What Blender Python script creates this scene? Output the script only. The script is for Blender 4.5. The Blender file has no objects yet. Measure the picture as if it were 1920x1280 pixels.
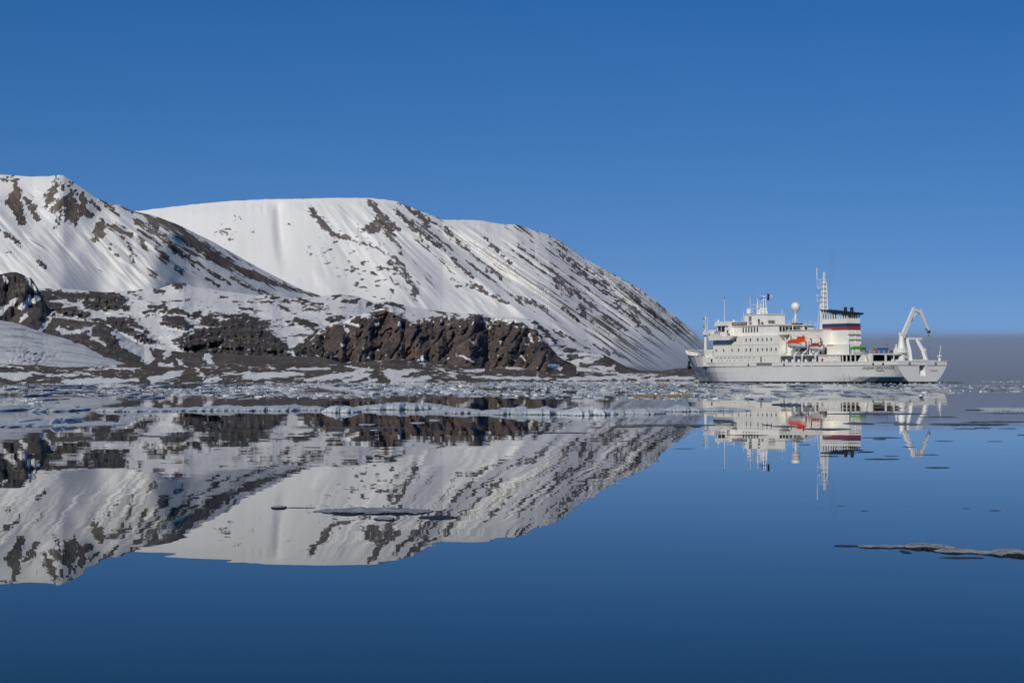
import bpy, bmesh, math, random
import numpy as np
from mathutils import Vector, Matrix

R = math.radians
scn = bpy.context.scene
COL = scn.collection
random.seed(7)
rng = np.random.default_rng(11)

# ------------------------------------------------------------------ camera
EYE = 0.9            # metres above the water (seen from a small boat)
FPX = 4266.7         # focal length in photograph pixels (80 mm on 36 mm)
HOR = 711.5          # photograph row of the sea horizon
cam_d = bpy.data.cameras.new("camera")
cam_d.lens = 80.0
cam_d.sensor_width = 36.0
cam_d.clip_start = 0.5
cam_d.clip_end = 120000.0
cam = bpy.data.objects.new("camera", cam_d)
cam.location = (0, 0, EYE)
cam.rotation_euler = (math.pi / 2 + math.atan((HOR - 640.0) / FPX), 0, 0)
COL.objects.link(cam)
scn.camera = cam

# ------------------------------------------------------------------ sky and sun
SUN_EL, SUN_LEFT = 33.0, 20.0          # degrees: elevation, and how far left of straight behind the camera
sdir = Vector((-math.sin(R(SUN_LEFT)) * math.cos(R(SUN_EL)), -math.cos(R(SUN_LEFT)) * math.cos(R(SUN_EL)), math.sin(R(SUN_EL))))
world = bpy.data.worlds.new("World")
scn.world = world
world.use_nodes = True
wn, wl = world.node_tree.nodes, world.node_tree.links
wn.clear()
sky = wn.new("ShaderNodeTexSky")
sky.sky_type = 'NISHITA'
sky.sun_disc = False
sky.sun_elevation = R(SUN_EL)
sky.sun_rotation = math.atan2(sdir.x, sdir.y)
sky.altitude = 0
sky.air_density = 0.8
sky.dust_density = 0.0
sky.ozone_density = 3.0
hs = wn.new("ShaderNodeHueSaturation")
hs.inputs["Saturation"].default_value = 1.38
bg = wn.new("ShaderNodeBackground")
bg.inputs[1].default_value = 0.063
wo = wn.new("ShaderNodeOutputWorld")
# thin polar air: the pale band that the sky model puts at the horizon is lowered for the whole sky
tcw = wn.new("ShaderNodeTexCoord")
va = wn.new("ShaderNodeVectorMath"); va.operation = 'ADD'; va.inputs[1].default_value = (0, 0, 0.08)
wl.new(tcw.outputs["Generated"], va.inputs[0]); wl.new(va.outputs[0], sky.inputs[0])
tint = wn.new("ShaderNodeMix"); tint.data_type = 'RGBA'; tint.blend_type = 'MULTIPLY'
tint.inputs[0].default_value = 1.0; tint.inputs[7].default_value = (1.08, 0.885, 1.03, 1)
wl.new(sky.outputs[0], hs.inputs["Color"])
wl.new(hs.outputs[0], tint.inputs[6])
wl.new(tint.outputs[2], bg.inputs[0])
wl.new(bg.outputs[0], wo.inputs[0])

sun_d = bpy.data.lights.new("sun", 'SUN')
sun_d.energy = 2.9
sun_d.angle = R(0.5)
sun_d.color = (1.0, 0.95, 0.84)
sun = bpy.data.objects.new("sun", sun_d)
sun.rotation_euler = (-sdir).to_track_quat('-Z', 'Y').to_euler()
sun.location = (0, -50, 80)
COL.objects.link(sun)

scn.view_settings.view_transform = 'Standard'
scn.view_settings.look = 'None'
scn.view_settings.exposure = 0.0
scn.view_settings.gamma = 1.0
scn.cycles.max_bounces = 6
scn.cycles.volume_bounces = 0
scn.cycles.sample_clamp_indirect = 4.0

# ------------------------------------------------------------------ helpers
def tag(o, label=None, cat=None, group=None, kind=None):
    if label: o["label"] = label
    if cat: o["category"] = cat
    if group: o["group"] = group
    if kind: o["kind"] = kind
    return o

def link(name, me, mats=None, parent=None):
    o = bpy.data.objects.new(name, me)
    for m in (mats if isinstance(mats, (list, tuple)) else [mats] if mats else []):
        me.materials.append(m)
    COL.objects.link(o)
    if parent is not None: o.parent = parent
    return o

def grid_mesh(name, P, attrs=None, smooth=True, closed_u=False):
    """P: array rows x cols x 3 -> quad grid mesh"""
    nr, nc, _ = P.shape
    me = bpy.data.meshes.new(name)
    idx = np.arange(nr * nc).reshape(nr, nc)
    if closed_u:
        idx = np.concatenate([idx, idx[:, :1]], 1)
    a, b, c, d = idx[:-1, :-1], idx[:-1, 1:], idx[1:, 1:], idx[1:, :-1]
    q = np.stack([a, b, c, d], -1).reshape(-1, 4)
    me.vertices.add(nr * nc)
    me.vertices.foreach_set("co", P.reshape(-1).astype(np.float32))
    me.loops.add(q.size)
    me.loops.foreach_set("vertex_index", q.reshape(-1).astype(np.int32))
    me.polygons.add(len(q))
    me.polygons.foreach_set("loop_start", np.arange(0, q.size, 4, dtype=np.int32))
    me.polygons.foreach_set("loop_total", np.full(len(q), 4, dtype=np.int32))
    me.polygons.foreach_set("use_smooth", np.full(len(q), smooth))
    me.update(calc_edges=True)
    for k, v in (attrs or {}).items():
        at = me.attributes.new(k, 'FLOAT', 'POINT')
        at.data.foreach_set("value", v.reshape(-1).astype(np.float32))
    return me

def _h(ix, iy, seed):
    n = (ix.astype(np.int64) * 374761393 + iy.astype(np.int64) * 668265263 + seed * 974634777) & 0xFFFFFFFF
    n = ((n ^ (n >> 13)) * 1274126177) & 0xFFFFFFFF
    return ((n ^ (n >> 16)) & 0xFFFF) / 65535.0

def vnoise(x, y, seed=0):
    x, y = np.broadcast_arrays(np.asarray(x, float), np.asarray(y, float))
    ix, iy = np.floor(x), np.floor(y)
    fx, fy = x - ix, y - iy
    fx, fy = fx * fx * (3 - 2 * fx), fy * fy * (3 - 2 * fy)
    a, b = _h(ix, iy, seed), _h(ix + 1, iy, seed)
    c, d = _h(ix, iy + 1, seed), _h(ix + 1, iy + 1, seed)
    return (a * (1 - fx) + b * fx) * (1 - fy) + (c * (1 - fx) + d * fx) * fy

def fbm(x, y, seed=0, oct=4):
    s, a, t = 0, 1.0, 0
    for i in range(oct):
        s = s + a * vnoise(x * 2 ** i + 17.3 * i, y * 2 ** i - 9.1 * i, seed + i)
        t += a
        a *= 0.55
    return s / t

def sstep(a, b, x):
    t = np.clip((x - a) / (b - a), 0, 1)
    return t * t * (3 - 2 * t)

# ------------------------------------------------------------------ material helpers
def new_mat(name):
    m = bpy.data.materials.new(name)
    m.use_nodes = True
    nt = m.node_tree
    return m, nt, nt.nodes, nt.links, nt.nodes["Principled BSDF"]

def ramp(N, stops):
    r = N.new("ShaderNodeValToRGB")
    e = r.color_ramp.elements
    while len(e) < len(stops): e.new(0.5)
    for el, (p, c) in zip(e, stops):
        el.position = p
        el.color = (*c, 1) if len(c) == 3 else c
    return r

def noise(N, L, vec, scale, detail=4, rough=0.55):
    n = N.new("ShaderNodeTexNoise")
    n.inputs["Scale"].default_value = scale
    n.inputs["Detail"].default_value = detail
    n.inputs["Roughness"].default_value = rough
    if vec is not None: L.new(vec, n.inputs["Vector"])
    return n

def mapping(N, L, src, scale=(1, 1, 1), rot=(0, 0, 0)):
    mp = N.new("ShaderNodeMapping")
    mp.inputs["Scale"].default_value = scale
    mp.inputs["Rotation"].default_value = rot
    L.new(src, mp.inputs["Vector"])
    return mp.outputs[0]

def mix(N, L, fac, a, b):
    m = N.new("ShaderNodeMix")
    m.data_type = 'RGBA'
    for sock, v in ((m.inputs[0], fac), (m.inputs[6], a), (m.inputs[7], b)):
        if hasattr(v, "is_output"): L.new(v, sock)
        elif isinstance(v, (int, float)): sock.default_value = v
        else: sock.default_value = (*v, 1)
    return m.outputs[2]

def math_n(N, L, op, a, b=None, c=None, clamp=False):
    m = N.new("ShaderNodeMath")
    m.operation = op
    m.use_clamp = clamp
    for i, v in enumerate((a, b, c)):
        if v is None: continue
        if hasattr(v, "is_output"): L.new(v, m.inputs[i])
        else: m.inputs[i].default_value = v
    return m.outputs[0]

def terrain_mat(name, rock_a, rock_b, rock_c, snow=(0.79, 0.78, 0.765), scale=0.02, edge=0.15, tall=1.2):
    m, nt, N, L, P = new_mat(name)
    geo = N.new("ShaderNodeNewGeometry")
    at = N.new("ShaderNodeAttribute")
    at.attribute_name = "rock"
    n1 = noise(N, L, geo.outputs["Position"], scale * 6, 6, 0.65)
    f = math_n(N, L, 'ADD', at.outputs["Fac"], math_n(N, L, 'MULTIPLY', math_n(N, L, 'SUBTRACT', n1.outputs[0], 0.5), 0.55))
    mr = N.new("ShaderNodeMapRange")
    mr.interpolation_type = 'SMOOTHSTEP'
    mr.inputs[1].default_value = 0.5 - edge
    mr.inputs[2].default_value = 0.5 + edge
    L.new(f, mr.inputs[0])
    n2 = noise(N, L, geo.outputs["Position"], scale * 1.2, 7, 0.62)
    st = mapping(N, L, geo.outputs["Position"], (scale * 5, scale * 5, scale * tall))
    n3 = noise(N, L, st, 1.0, 6, 0.7)
    r = ramp(N, [(0.36, rock_a), (0.5, rock_b), (0.64, rock_c)])
    L.new(n2.outputs[0], r.inputs[0])
    r2 = ramp(N, [(0.25, (0.45, 0.45, 0.48)), (0.5, (1, 1, 1)), (0.8, (1.45, 1.4, 1.35))])
    L.new(n3.outputs[0], r2.inputs[0])
    mm = N.new("ShaderNodeMix")
    mm.data_type = 'RGBA'
    mm.blend_type = 'MULTIPLY'
    mm.inputs[0].default_value = 0.8
    L.new(r.outputs[0], mm.inputs[6])
    L.new(r2.outputs[0], mm.inputs[7])
    n4 = noise(N, L, geo.outputs["Position"], scale * 0.25, 5, 0.5)
    sn = ramp(N, [(0.28, (0.70, 0.685, 0.65)), (0.42, tuple(x * 0.95 for x in snow)), (0.62, snow)])
    L.new(n4.outputs[0], sn.inputs[0])
    col = mix(N, L, mr.outputs[0], sn.outputs[0], mm.outputs[2])
    L.new(col, P.inputs["Base Color"])
    P.inputs["Roughness"].default_value = 0.9
    P.inputs["Specular IOR Level"].default_value = 0.15
    bp = N.new("ShaderNodeBump")
    bp.inputs["Strength"].default_value = 0.6
    bp.inputs["Distance"].default_value = 0.10 / scale
    bh = math_n(N, L, 'MULTIPLY', n3.outputs[0], math_n(N, L, 'ADD', math_n(N, L, 'MULTIPLY', mr.outputs[0], 0.9), 0.07))
    L.new(bh, bp.inputs["Height"])
    L.new(bp.outputs[0], P.inputs["Normal"])
    return m

def paint(name, col, rough=0.5, streak=0.0, streak_col=(0.25, 0.16, 0.09), scale=1.0, metal=0.0):
    m, nt, N, L, P = new_mat(name)
    tc = N.new("ShaderNodeTexCoord")
    n = noise(N, L, tc.outputs["Object"], 0.35 * scale, 5, 0.6)
    r = ramp(N, [(0.3, tuple(c * 0.90 for c in col)), (0.65, col)])
    L.new(n.outputs[0], r.inputs[0])
    out = r.outputs[0]
    if streak:
        sv = mapping(N, L, tc.outputs["Object"], (1.6 * scale, 1.6 * scale, 0.10 * scale))
        n2 = noise(N, L, sv, 1.0, 5, 0.65)
        mr = N.new("ShaderNodeMapRange")
        mr.inputs[1].default_value = 0.56
        mr.inputs[2].default_value = 0.80
        mr.inputs[4].default_value = streak
        L.new(n2.outputs[0], mr.inputs[0])
        out = mix(N, L, mr.outputs[0], out, streak_col)
    L.new(out, P.inputs["Base Color"])
    P.inputs["Roughness"].default_value = rough
    P.inputs["Metallic"].default_value = metal
    return m

# ------------------------------------------------------------------ water
def make_water():
    m, nt, N, L, P = new_mat("sea_water")
    geo = N.new("ShaderNodeNewGeometry")
    pos = geo.outputs["Position"]
    P.inputs["Base Color"].default_value = (0.002, 0.017, 0.028, 1)
    P.inputs["Roughness"].default_value = 0.0
    P.inputs["IOR"].default_value = 1.095   # the photograph's polarised glare: weaker reflection than bare water
    tot = None
    for sc, amp in (((0.30, 0.8, 1), 0.0028), ((1.5, 3.2, 1), 0.0030), ((0.05, 0.12, 1), 0.0018)):
        n = noise(N, L, mapping(N, L, pos, sc), 1.0, 2, 0.5)
        v = N.new("ShaderNodeVectorMath"); v.operation = 'SUBTRACT'
        L.new(n.outputs["Color"], v.inputs[0]); v.inputs[1].default_value = (0.5, 0.5, 0.5)
        s = N.new("ShaderNodeVectorMath"); s.operation = 'MULTIPLY'
        L.new(v.outputs[0], s.inputs[0]); s.inputs[1].default_value = (amp * 0.6, amp, 0)
        if tot is None: tot = s.outputs[0]
        else:
            a = N.new("ShaderNodeVectorMath"); a.operation = 'ADD'
            L.new(tot, a.inputs[0]); L.new(s.outputs[0], a.inputs[1]); tot = a.outputs[0]
    a = N.new("ShaderNodeVectorMath"); a.operation = 'ADD'
    L.new(tot, a.inputs[0]); a.inputs[1].default_value = (0, 0, 1)
    nn = N.new("ShaderNodeVectorMath"); nn.operation = 'NORMALIZE'
    L.new(a.outputs[0], nn.inputs[0])
    L.new(nn.outputs[0], P.inputs["Normal"])
    me = bpy.data.meshes.new("sea")
    S = 60000
    me.from_pydata([(-S, -2000, 0), (S, -2000, 0), (S, 90000, 0), (-S, 90000, 0)], [], [(0, 1, 2, 3)])
    o = link("sea", me, m)
    tag(o, kind="structure")
make_water()

# ------------------------------------------------------------------ terrain
def capsules(u, v, caps, wu=7.0, wv=5.0, lu=9.0, lv=6.0, k=0.0):
    """distance inside (+) or outside (-) traced rock outcrops with ragged edges. caps: (points, width)"""
    out = np.full(u.shape, -9.0)
    q = u - k * v
    u, v = (u + (fbm(q / lu, v / lv, 901, 4) - 0.5) * 2 * wu, v + (fbm(q / lu + 40, v / lv + 7, 902, 4) - 0.5) * 2 * wv)
    for pts, w in caps:
        for i in range(max(1, len(pts) - 1)):
            x0, y0 = pts[i]
            x1, y1 = pts[min(i + 1, len(pts) - 1)]
            wa = w[i] if isinstance(w, (list, tuple)) else w
            wb = w[min(i + 1, len(w) - 1)] if isinstance(w, (list, tuple)) else w
            lo, hi = min(x0, x1) - 40, max(x0, x1) + 40
            sel = (u > lo) & (u < hi) & (v > min(y0, y1) - 40) & (v < max(y0, y1) + 40)
            if not sel.any(): continue
            uu, vv = u[sel], v[sel]
            dx, dy = x1 - x0, y1 - y0
            t = np.clip(((uu - x0) * dx + (vv - y0) * dy) / (dx * dx + dy * dy + 1e-6), 0, 1)
            dist = np.hypot(uu - x0 - t * dx, vv - y0 - t * dy)
            out[sel] = np.maximum(out[sel], (wa + (wb - wa) * t) - dist)
    return out

def ridge(name, u0, u1, du, nr, crest, base, dc, db, rockf, mat, relief=None, jag=1.0, back=1.2, slope=None, gamma=1.0):
    u = np.arange(u0, u1 + du, du)
    C = np.interp(u, *zip(*crest)) + (fbm(u / 22.0, u * 0 + 3.1, 5, 4) - 0.5) * 2 * jag
    B = np.interp(u, *zip(*base))
    def soft(y, w=90.0):
        k = np.hanning(max(3, int(w / du) | 1)); k /= k.sum(); h = len(k) // 2
        return np.convolve(np.concatenate([2 * y[0] - y[h:0:-1], y, 2 * y[-1] - y[-2:-h - 2:-1]]), k, 'valid')
    Dc = soft(np.interp(u, *zip(*dc)))
    if slope is not None:
        Db = Dc - 25 - slope * soft(np.maximum(B - C, 1), 50.0) / FPX * Dc
    else:
        Db = np.interp(u, *zip(*db))
    t = np.linspace(0, 1, nr)[:, None]
    U = np.repeat(u[None, :], nr, 0)
    V = B + (C - B) * t
    D = Db + (Dc - Db) * t ** gamma
    if relief is not None:
        D = D + relief(U, V, t)
    X = (U - 960) / FPX * D
    Z = EYE + (HOR - V) / FPX * D
    rock = rockf(U, V, t)
    P = np.stack([X, D, Z], -1)
    # far side, falling away behind the crest
    rows, rr = [P], [rock]
    hgt = (Z[-1] + 2)
    for k in (0.03, 0.10, 0.3, 0.65, 1.0):
        Dk = D[-1] + 10 + k * back * np.maximum(hgt, 10) * 1.6
        Zk = Z[-1] - (k ** 1.3) * (hgt + 3)
        rows.append(np.stack([(u - 960) / FPX * Dk, Dk, Zk], -1)[None]); rr.append(rock[-1:])
    P = np.concatenate(rows, 0)
    rock = np.concatenate(rr, 0)
    o = link(name, grid_mesh(name, P, {"rock": rock}), mat)
    tag(o, kind="structure")
    return o

# ---- far plateau mountain with diagonal ribs
MC = [(150, 398), (250, 396), (285, 392), (350, 384), (420, 377), (500, 373), (560, 371.5), (690, 370.5), (720, 373), (745, 378), (790, 396), (830, 410.5), (900, 413), (940, 420),
      (968, 421), (1000, 431), (1030, 440), (1060, 458), (1100, 487), (1150, 513), (1200, 541), (1245, 576), (1300, 620), (1318, 641), (1345, 668), (1380, 690), (1430, 703)]
MB = [(150, 600), (560, 610), (700, 640), (1000, 680), (1100, 696), (1250, 704), (1430, 709)]
crest_s = np.arange(100, 1500, 2.0)
crest_y = np.interp(crest_s, *zip(*MC))
rib_k = np.interp(crest_s, [100, 430, 520, 600, 700, 780, 900, 1030, 1500], [-0.2, -0.1, 0.05, 0.75, 1.2, 1.5, 1.42, 1.40, 1.35])
def rib_coord(U, V):
    """which fall line of the mountain a point lies on (crest position it starts from)"""
    S = np.empty_like(U)
    for i in range(U.shape[0]):
        row_v = V[i]
        # fixed-point iteration on s
        s = U[i].copy()
        for _ in range(12):
            k = np.interp(s, crest_s, rib_k)
            y0 = np.interp(s, crest_s, crest_y)
            s = 0.5 * s + 0.5 * (U[i] - k * np.maximum(row_v - y0, 0))
        S[i] = s
    return S
_ribcache = {}
def m_ribs(U, V):
    if "S" not in _ribcache: _ribcache["S"] = rib_coord(U, V)
    return _ribcache["S"]
def m_relief(U, V, t):
    S = m_ribs(U, V)
    w = sstep(540, 680, S) * sstep(1.0, 0.82, t) * sstep(0, 0.1, t)
    along = V * 0.004
    r1 = 1 - np.abs(2 * fbm(S / 62.0, along, 21, 2) - 1) * 1.6
    r2 = 1 - np.abs(2 * fbm(S / 24.0, along * 2, 31, 2) - 1) * 1.6
    left = (fbm(U / 130.0, V / 300.0, 41, 3) - 0.5)
    gully = np.exp(-((U - 522 - (V - 380) * 0.08) / 11.0) ** 2) * sstep(372, 400, V) * sstep(520, 440, V)
    return -(w * (r1 * 34 + r2 * 15)) - left * 40 * sstep(1, 0.9, t) + gully * 30 - (fbm(S / 15.0, V / 70.0, 43, 3) - 0.5) * 26 * (0.12 + 0.6 * sstep(0.5, 0.68, fbm(U / 90.0, V / 70.0, 45, 2))) * sstep(1, 0.9, t)
M_caps = [
    ([(584, 392), (590, 406), (602, 415), (615, 429), (627, 440), (656, 449)], [5, 6, 7, 6, 7, 4]),
    ([(656, 449), (690, 460), (721, 473), (746, 490), (752, 497)], [2, 2, 2.5, 4, 4]),
    ([(728, 494), (752, 496)], 5), ([(715, 505), (726, 503)], 4), ([(742, 504), (758, 506)], 4), ([(750, 513), (765, 519)], 4),
    ([(764, 527), (774, 535), (778, 547), (776, 560)], [4, 6, 6, 4]),
    ([(690, 377), (703, 388), (712, 405)], [4, 6, 8]), ([(697, 426), (722, 415)], 12), ([(715, 410), (735, 424)], 9),
    ([(725, 435), (745, 455), (752, 466)], [7, 6, 3]), ([(678, 430), (695, 432)], 5), ([(735, 424), (748, 430)], 5),
    ([(743, 396), (759, 409), (777, 430), (802, 446), (827, 465), (843, 474)], [4, 5, 5, 4, 4, 3]),
    ([(765, 390), (784, 402), (799, 415)], [3, 6, 5]), ([(790, 408), (804, 424)], 4),
    ([(824, 424), (846, 440), (855, 451)], [2, 5, 4]), ([(855, 451), (902, 493)], 1.6), ([(745, 380), (790, 400), (824, 424)], 1.4),
    ([(849, 484), (865, 502), (887, 521)], [4, 5, 4]), ([(877, 533), (905, 540)], 4), ([(902, 543), (918, 555)], 4),
    ([(793, 460), (800, 462)], 2), ([(846, 524), (852, 527)], 2), ([(857, 535), (864, 537)], 4), ([(749, 475), (752, 480)], 4), ([(779, 433), (790, 450)], 2),
    ([(920, 459), (928, 466), (936, 474)], [4, 5, 3]), ([(908, 446), (914, 450)], 2), ([(941, 478), (956, 492)], 3.5),
    ([(972, 462), (984, 470)], 3), ([(984, 470), (1017, 495), (1043, 515), (1062, 537), (1085, 551), (1113, 574), (1141, 596), (1169, 619)], [2, 3, 4, 4, 4, 3.5, 3, 2]),
    ([(1043, 526), (1048, 540), (1054, 556)], [6, 4, 3]), ([(1058, 538), (1070, 552)], 5), ([(1088, 574), (1093, 588)], 7), ([(1093, 588), (1110, 603)], 3),
    ([(1029, 440), (1057, 456), (1085, 470), (1113, 487), (1141, 506), (1200, 541), (1245, 576), (1305, 622)], [2, 2, 2, 2.5, 3, 2.5, 2.5, 2]),
    ([(1054, 481), (1079, 501), (1099, 518), (1116, 529)], [2, 4, 5, 4]), ([(1113, 535), (1141, 551), (1164, 571), (1192, 594), (1225, 627)], [2, 3, 3, 3, 2]),
    ([(961, 551), (1000, 568), (1029, 582)], [3, 5, 4]), ([(1057, 577), (1070, 590), (1085, 602)], [4, 5, 3]), ([(910, 504), (941, 523)], 3), ([(925, 554), (950, 568)], 4),
    ([(880, 535), (905, 538)], 3), ([(1110, 528), (1160, 560), (1200, 585)], [2, 3.5, 3]), ([(1150, 570), (1180, 588), (1215, 622)], [3, 5, 3]), ([(1030, 455), (1060, 480), (1100, 505), (1150, 545)], [2, 3, 3.5, 3]),
    ([(1176, 548), (1215, 580), (1270, 625)], [2, 3.5, 2]), ([(1098, 640), (1130, 655), (1165, 668)], [3, 4, 3]), ([(1040, 620), (1080, 640), (1105, 655)], [3, 4, 2]),
    ([(415, 432), (424, 437)], 2), ([(408, 434), (413, 438)], 2), ([(422, 440), (430, 445)], 2), ([(445, 408), (449, 411)], 1.6), ([(468, 432), (473, 436)], 1.4), ([(484, 452), (486, 453)], 1.5), ([(545, 420), (546, 422)], 1.4), ([(575, 473), (577, 474)], 1.4), ([(440, 405), (440, 412)], 1.2),
]
def m_rock(U, V, t):
    S = m_ribs(U, V)
    c = capsules(U, V, M_caps)
    f = np.clip(c / 8.0 + 0.36 - 0.10 * sstep(900, 1000, U), -0.8, 0.9)
    f = f + (fbm((U - 0.9 * V) / 4.0, V / 4.0, 51, 4) - 0.5) * 1.8
    # broken speckle zones
    for cx, cy, rx, ry, k in ((650, 475, 75, 42, 0.52), (712, 528, 55, 36, 0.60), (420, 440, 35, 22, 0.30), (690, 500, 60, 25, 0.5), (800, 425, 30, 30, 0.3)):
        g = np.exp(-(((U - cx) / rx) ** 2 + ((V - cy) / ry) ** 2))
        sp = fbm(U / 13.0 - V / 40.0, V / 5.0 + U / 60.0, 61, 3)
        f = np.maximum(f, (sp - 0.62) * 5.0 * g * (k / 0.5) + 0.33 * g)
    # streaks along the fall lines, denser to the right
    st = fbm(S / 9.0, V / 55.0, 71, 4)
    st2 = fbm(S / 2.6, V / 24.0, 81, 4)
    st3 = fbm(U / 60.0, V / 60.0, 85, 2)
    dens = sstep(720, 1000, S) * 0.055 + sstep(600, 760, S) * 0.02 + sstep(540, 650, V) * 0.055 * sstep(560, 760, S) + (st3 - 0.5) * 0.16
    ms = (st * 0.45 + st2 * 0.55 - 0.682 + dens) * 6.5 + 0.5
    f = np.maximum(f, np.where(S > 600, ms, -1) - 0.12)
    # long thin rock lines that follow the rib crests
    rl = np.random.default_rng(23)
    s_i = 690.0
    wob = (fbm(U / 26.0, V / 26.0, 87, 3) - 0.5) * 7.0
    gap = fbm(U / 22.0, V / 22.0, 88, 3)
    grit = vnoise(U / 3.2, V / 3.2, 89)
    while s_i < 1330:
        big = rl.random() < 0.38
        wmax = (1.7 if big else 0.8) * (0.7 + 0.5 * min(1.0, max(0.0, (s_i - 780) / 200)))
        v0 = np.interp(s_i, crest_s, crest_y) + rl.uniform(2, 60) * (0.4 if s_i > 980 else 1.6)
        v1 = v0 + rl.uniform(70, 240)
        dist = np.abs(S + wob - s_i - rl.uniform(-3, 3)) * 0.62
        wd = wmax * (0.25 + 1.5 * sstep(0.40, 0.62, gap + rl.uniform(-0.04, 0.04))) * (0.45 + 1.1 * grit)
        ln = (wd - dist) / 2.2 + 0.5
        ln = ln - 1.5 * sstep(v0 + 14, v0 - 4, V) - 1.5 * sstep(v1 - 20, v1 + 10, V)
        f = np.maximum(f, np.clip(ln, -1, 0.85) * sstep(1.0, 0.97, t))
        s_i += rl.uniform(10, 24) if s_i > 930 else rl.uniform(18, 40)
    # thin dark rim of the summit plateau
    rim = np.clip(1.0 - (1 - t) * 330 / 2.2, 0, 1) * sstep(0.45, 0.6, vnoise(U / 30.0, U * 0, 91)) * 0.75
    return np.clip(np.maximum(f, rim), 0, 1)
m_far = terrain_mat("far_slope", (0.108, 0.093, 0.092), (0.150, 0.130, 0.125), (0.20, 0.175, 0.16), scale=0.010, edge=0.21)
ridge("mountain", 150, 1430, 1.6, 230, MC, MB, [(150, 5000), (600, 5000), (800, 5120), (1000, 5330), (1200, 5600), (1430, 5900)], None, m_rock, m_far, m_relief, jag=0.9, slope=1.55)

# ---- left mountain
LC = [(-120, 330), (-40, 328), (0, 327), (30, 328.5), (60, 331), (90, 330), (110, 327.5), (118, 329), (150, 350), (180, 371), (205, 381), (222, 384), (250, 396), (275, 401), (300, 408), (340, 424), (400, 454), (460, 488), (500, 510), (560, 540), (600, 554), (640, 566)]
LB = [(-120, 600), (640, 600)]
L_caps = [
    ([(2, 336), (28, 337)], 4.5), ([(29, 346), (31, 360), (23, 379), (31, 393), (38, 407), (41, 419)], [5, 9, 12, 11, 8, 4]), ([(12, 378), (20, 385)], 6), ([(45, 372), (58, 389), (69, 410)], [5, 6, 5]),
    ([(100, 346), (94, 365), (88, 386)], [5, 8, 4]), ([(138, 360), (117, 376), (103, 393)], [5, 7, 8]), ([(112, 395), (106, 418), (102, 428)], [3, 2, 1]), ([(131, 379), (134, 400), (138, 420)], [11, 14, 4]), ([(155, 366), (157, 392)], [6, 9]), ([(150, 398), (170, 404)], 6), ([(120, 398), (124, 412)], 4),
    ([(131, 344), (131, 351)], 3), ([(117, 346), (114, 352)], 2.2), ([(104, 332), (107, 336)], 2), ([(186, 375), (206, 389), (220, 403)], [4, 5, 2]), ([(168, 378), (186, 393)], 3),
    ([(190, 416), (184, 437)], [7, 10]), ([(203, 423), (224, 431), (246, 442)], [6, 6, 3]), ([(172, 449), (180, 444)], 2.5), ([(237, 456), (246, 466)], 3), ([(263, 446), (273, 464)], 3.5), ([(205, 463), (208, 466)], 2), ([(214, 476), (222, 477)], 2), ([(247, 478), (249, 488)], 2.2), ([(225, 441), (228, 446)], 3),
    ([(206, 383), (230, 387), (250, 398), (274, 402)], [2, 3, 3, 2.5]), ([(270, 408), (283, 414), (292, 425)], [3, 6, 5]), ([(305, 438), (307, 440)], 2.5),
    ([(292, 414), (327, 427), (361, 452), (395, 476), (430, 496), (459, 509), (502, 525), (549, 542), (596, 557)], [8, 9, 9, 9, 10, 7, 5, 4, 3]),
    ([(251, 413), (285, 434), (316, 458), (344, 479), (361, 493)], [2.5, 4, 5, 6, 4]), ([(292, 466), (309, 484)], [5, 5]), ([(300, 487), (312, 493)], 3), ([(326, 500), (340, 510)], 3), ([(260, 430), (300, 462)], 1.5),
    ([(376, 502), (400, 515), (430, 530)], [2, 2.5, 2]), ([(388, 520), (408, 534)], 2.2), ([(285, 512), (292, 517)], 2), ([(72, 487), (80, 500), (90, 506)], [3, 4, 1.5]), ([(0, 432), (20, 445), (38, 460)], [2, 3, 1.5]), ([(8, 470), (15, 474)], 1.6), ([(430, 520), (470, 540), (500, 550)], [1.5, 2, 1.5]),
]
def l_relief(U, V, t):
    big = fbm(U / 120.0 + V / 260.0, V / 300.0, 101, 3) - 0.5
    # shallow corrie between the two left ribs, rib at right
    corr = np.exp(-((U - 95 - (V - 400) * 0.55) / 70.0) ** 2) * sstep(340, 430, V)
    rib = np.exp(-np.abs(U - 330 - (V - 440) * 1.5) / 40.0)
    sm = 1 - np.abs(2 * fbm((U - 1.3 * V) / 30.0, V / 180.0, 111, 2) - 1)
    return (-big * 60 + corr * 60 - rib * 25 - sm * 22 * sstep(180, 300, U) - (fbm((U - 0.9 * V) / 18.0, V / 80.0, 113, 3) - 0.5) * 26 * (0.12 + 0.6 * sstep(0.5, 0.68, fbm(U / 90.0, V / 70.0, 115, 2)))) * sstep(1.0, 0.9, t)
def l_rock(U, V, t):
    f = np.clip(capsules(U, V, L_caps) / 8.0 + 0.5, -0.8, 0.95)
    n = fbm(U / 4.0, V / 4.0, 121, 4) - 0.5
    nd = fbm((U - 1.5 * V) / 5.0, (V + U * 0.4) / 26.0, 131, 3) - 0.5
    f = f + np.where(U > 180, nd * 1.7, n * 1.8)
    st = fbm((U - 1.55 * V) / 9.0, (V + 0.5 * U) / 50.0, 141, 4)
    f = np.maximum(f, (st - 0.80 + 0.12 * sstep(200, 320, U) * sstep(590, 470, V)) * 5 + 0.5)
    return np.clip(f, 0, 1)
m_left = terrain_mat("left_slope", (0.105, 0.087, 0.076), (0.150, 0.126, 0.108), (0.21, 0.18, 0.15), scale=0.012, edge=0.21)
ridge("mountain", -120, 640, 1.6, 170, LC, LB, [(-120, 3600), (100, 3650), (300, 3800), (640, 4300)], None, l_rock, m_left, l_relief, jag=0.8, slope=1.5)

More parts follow.
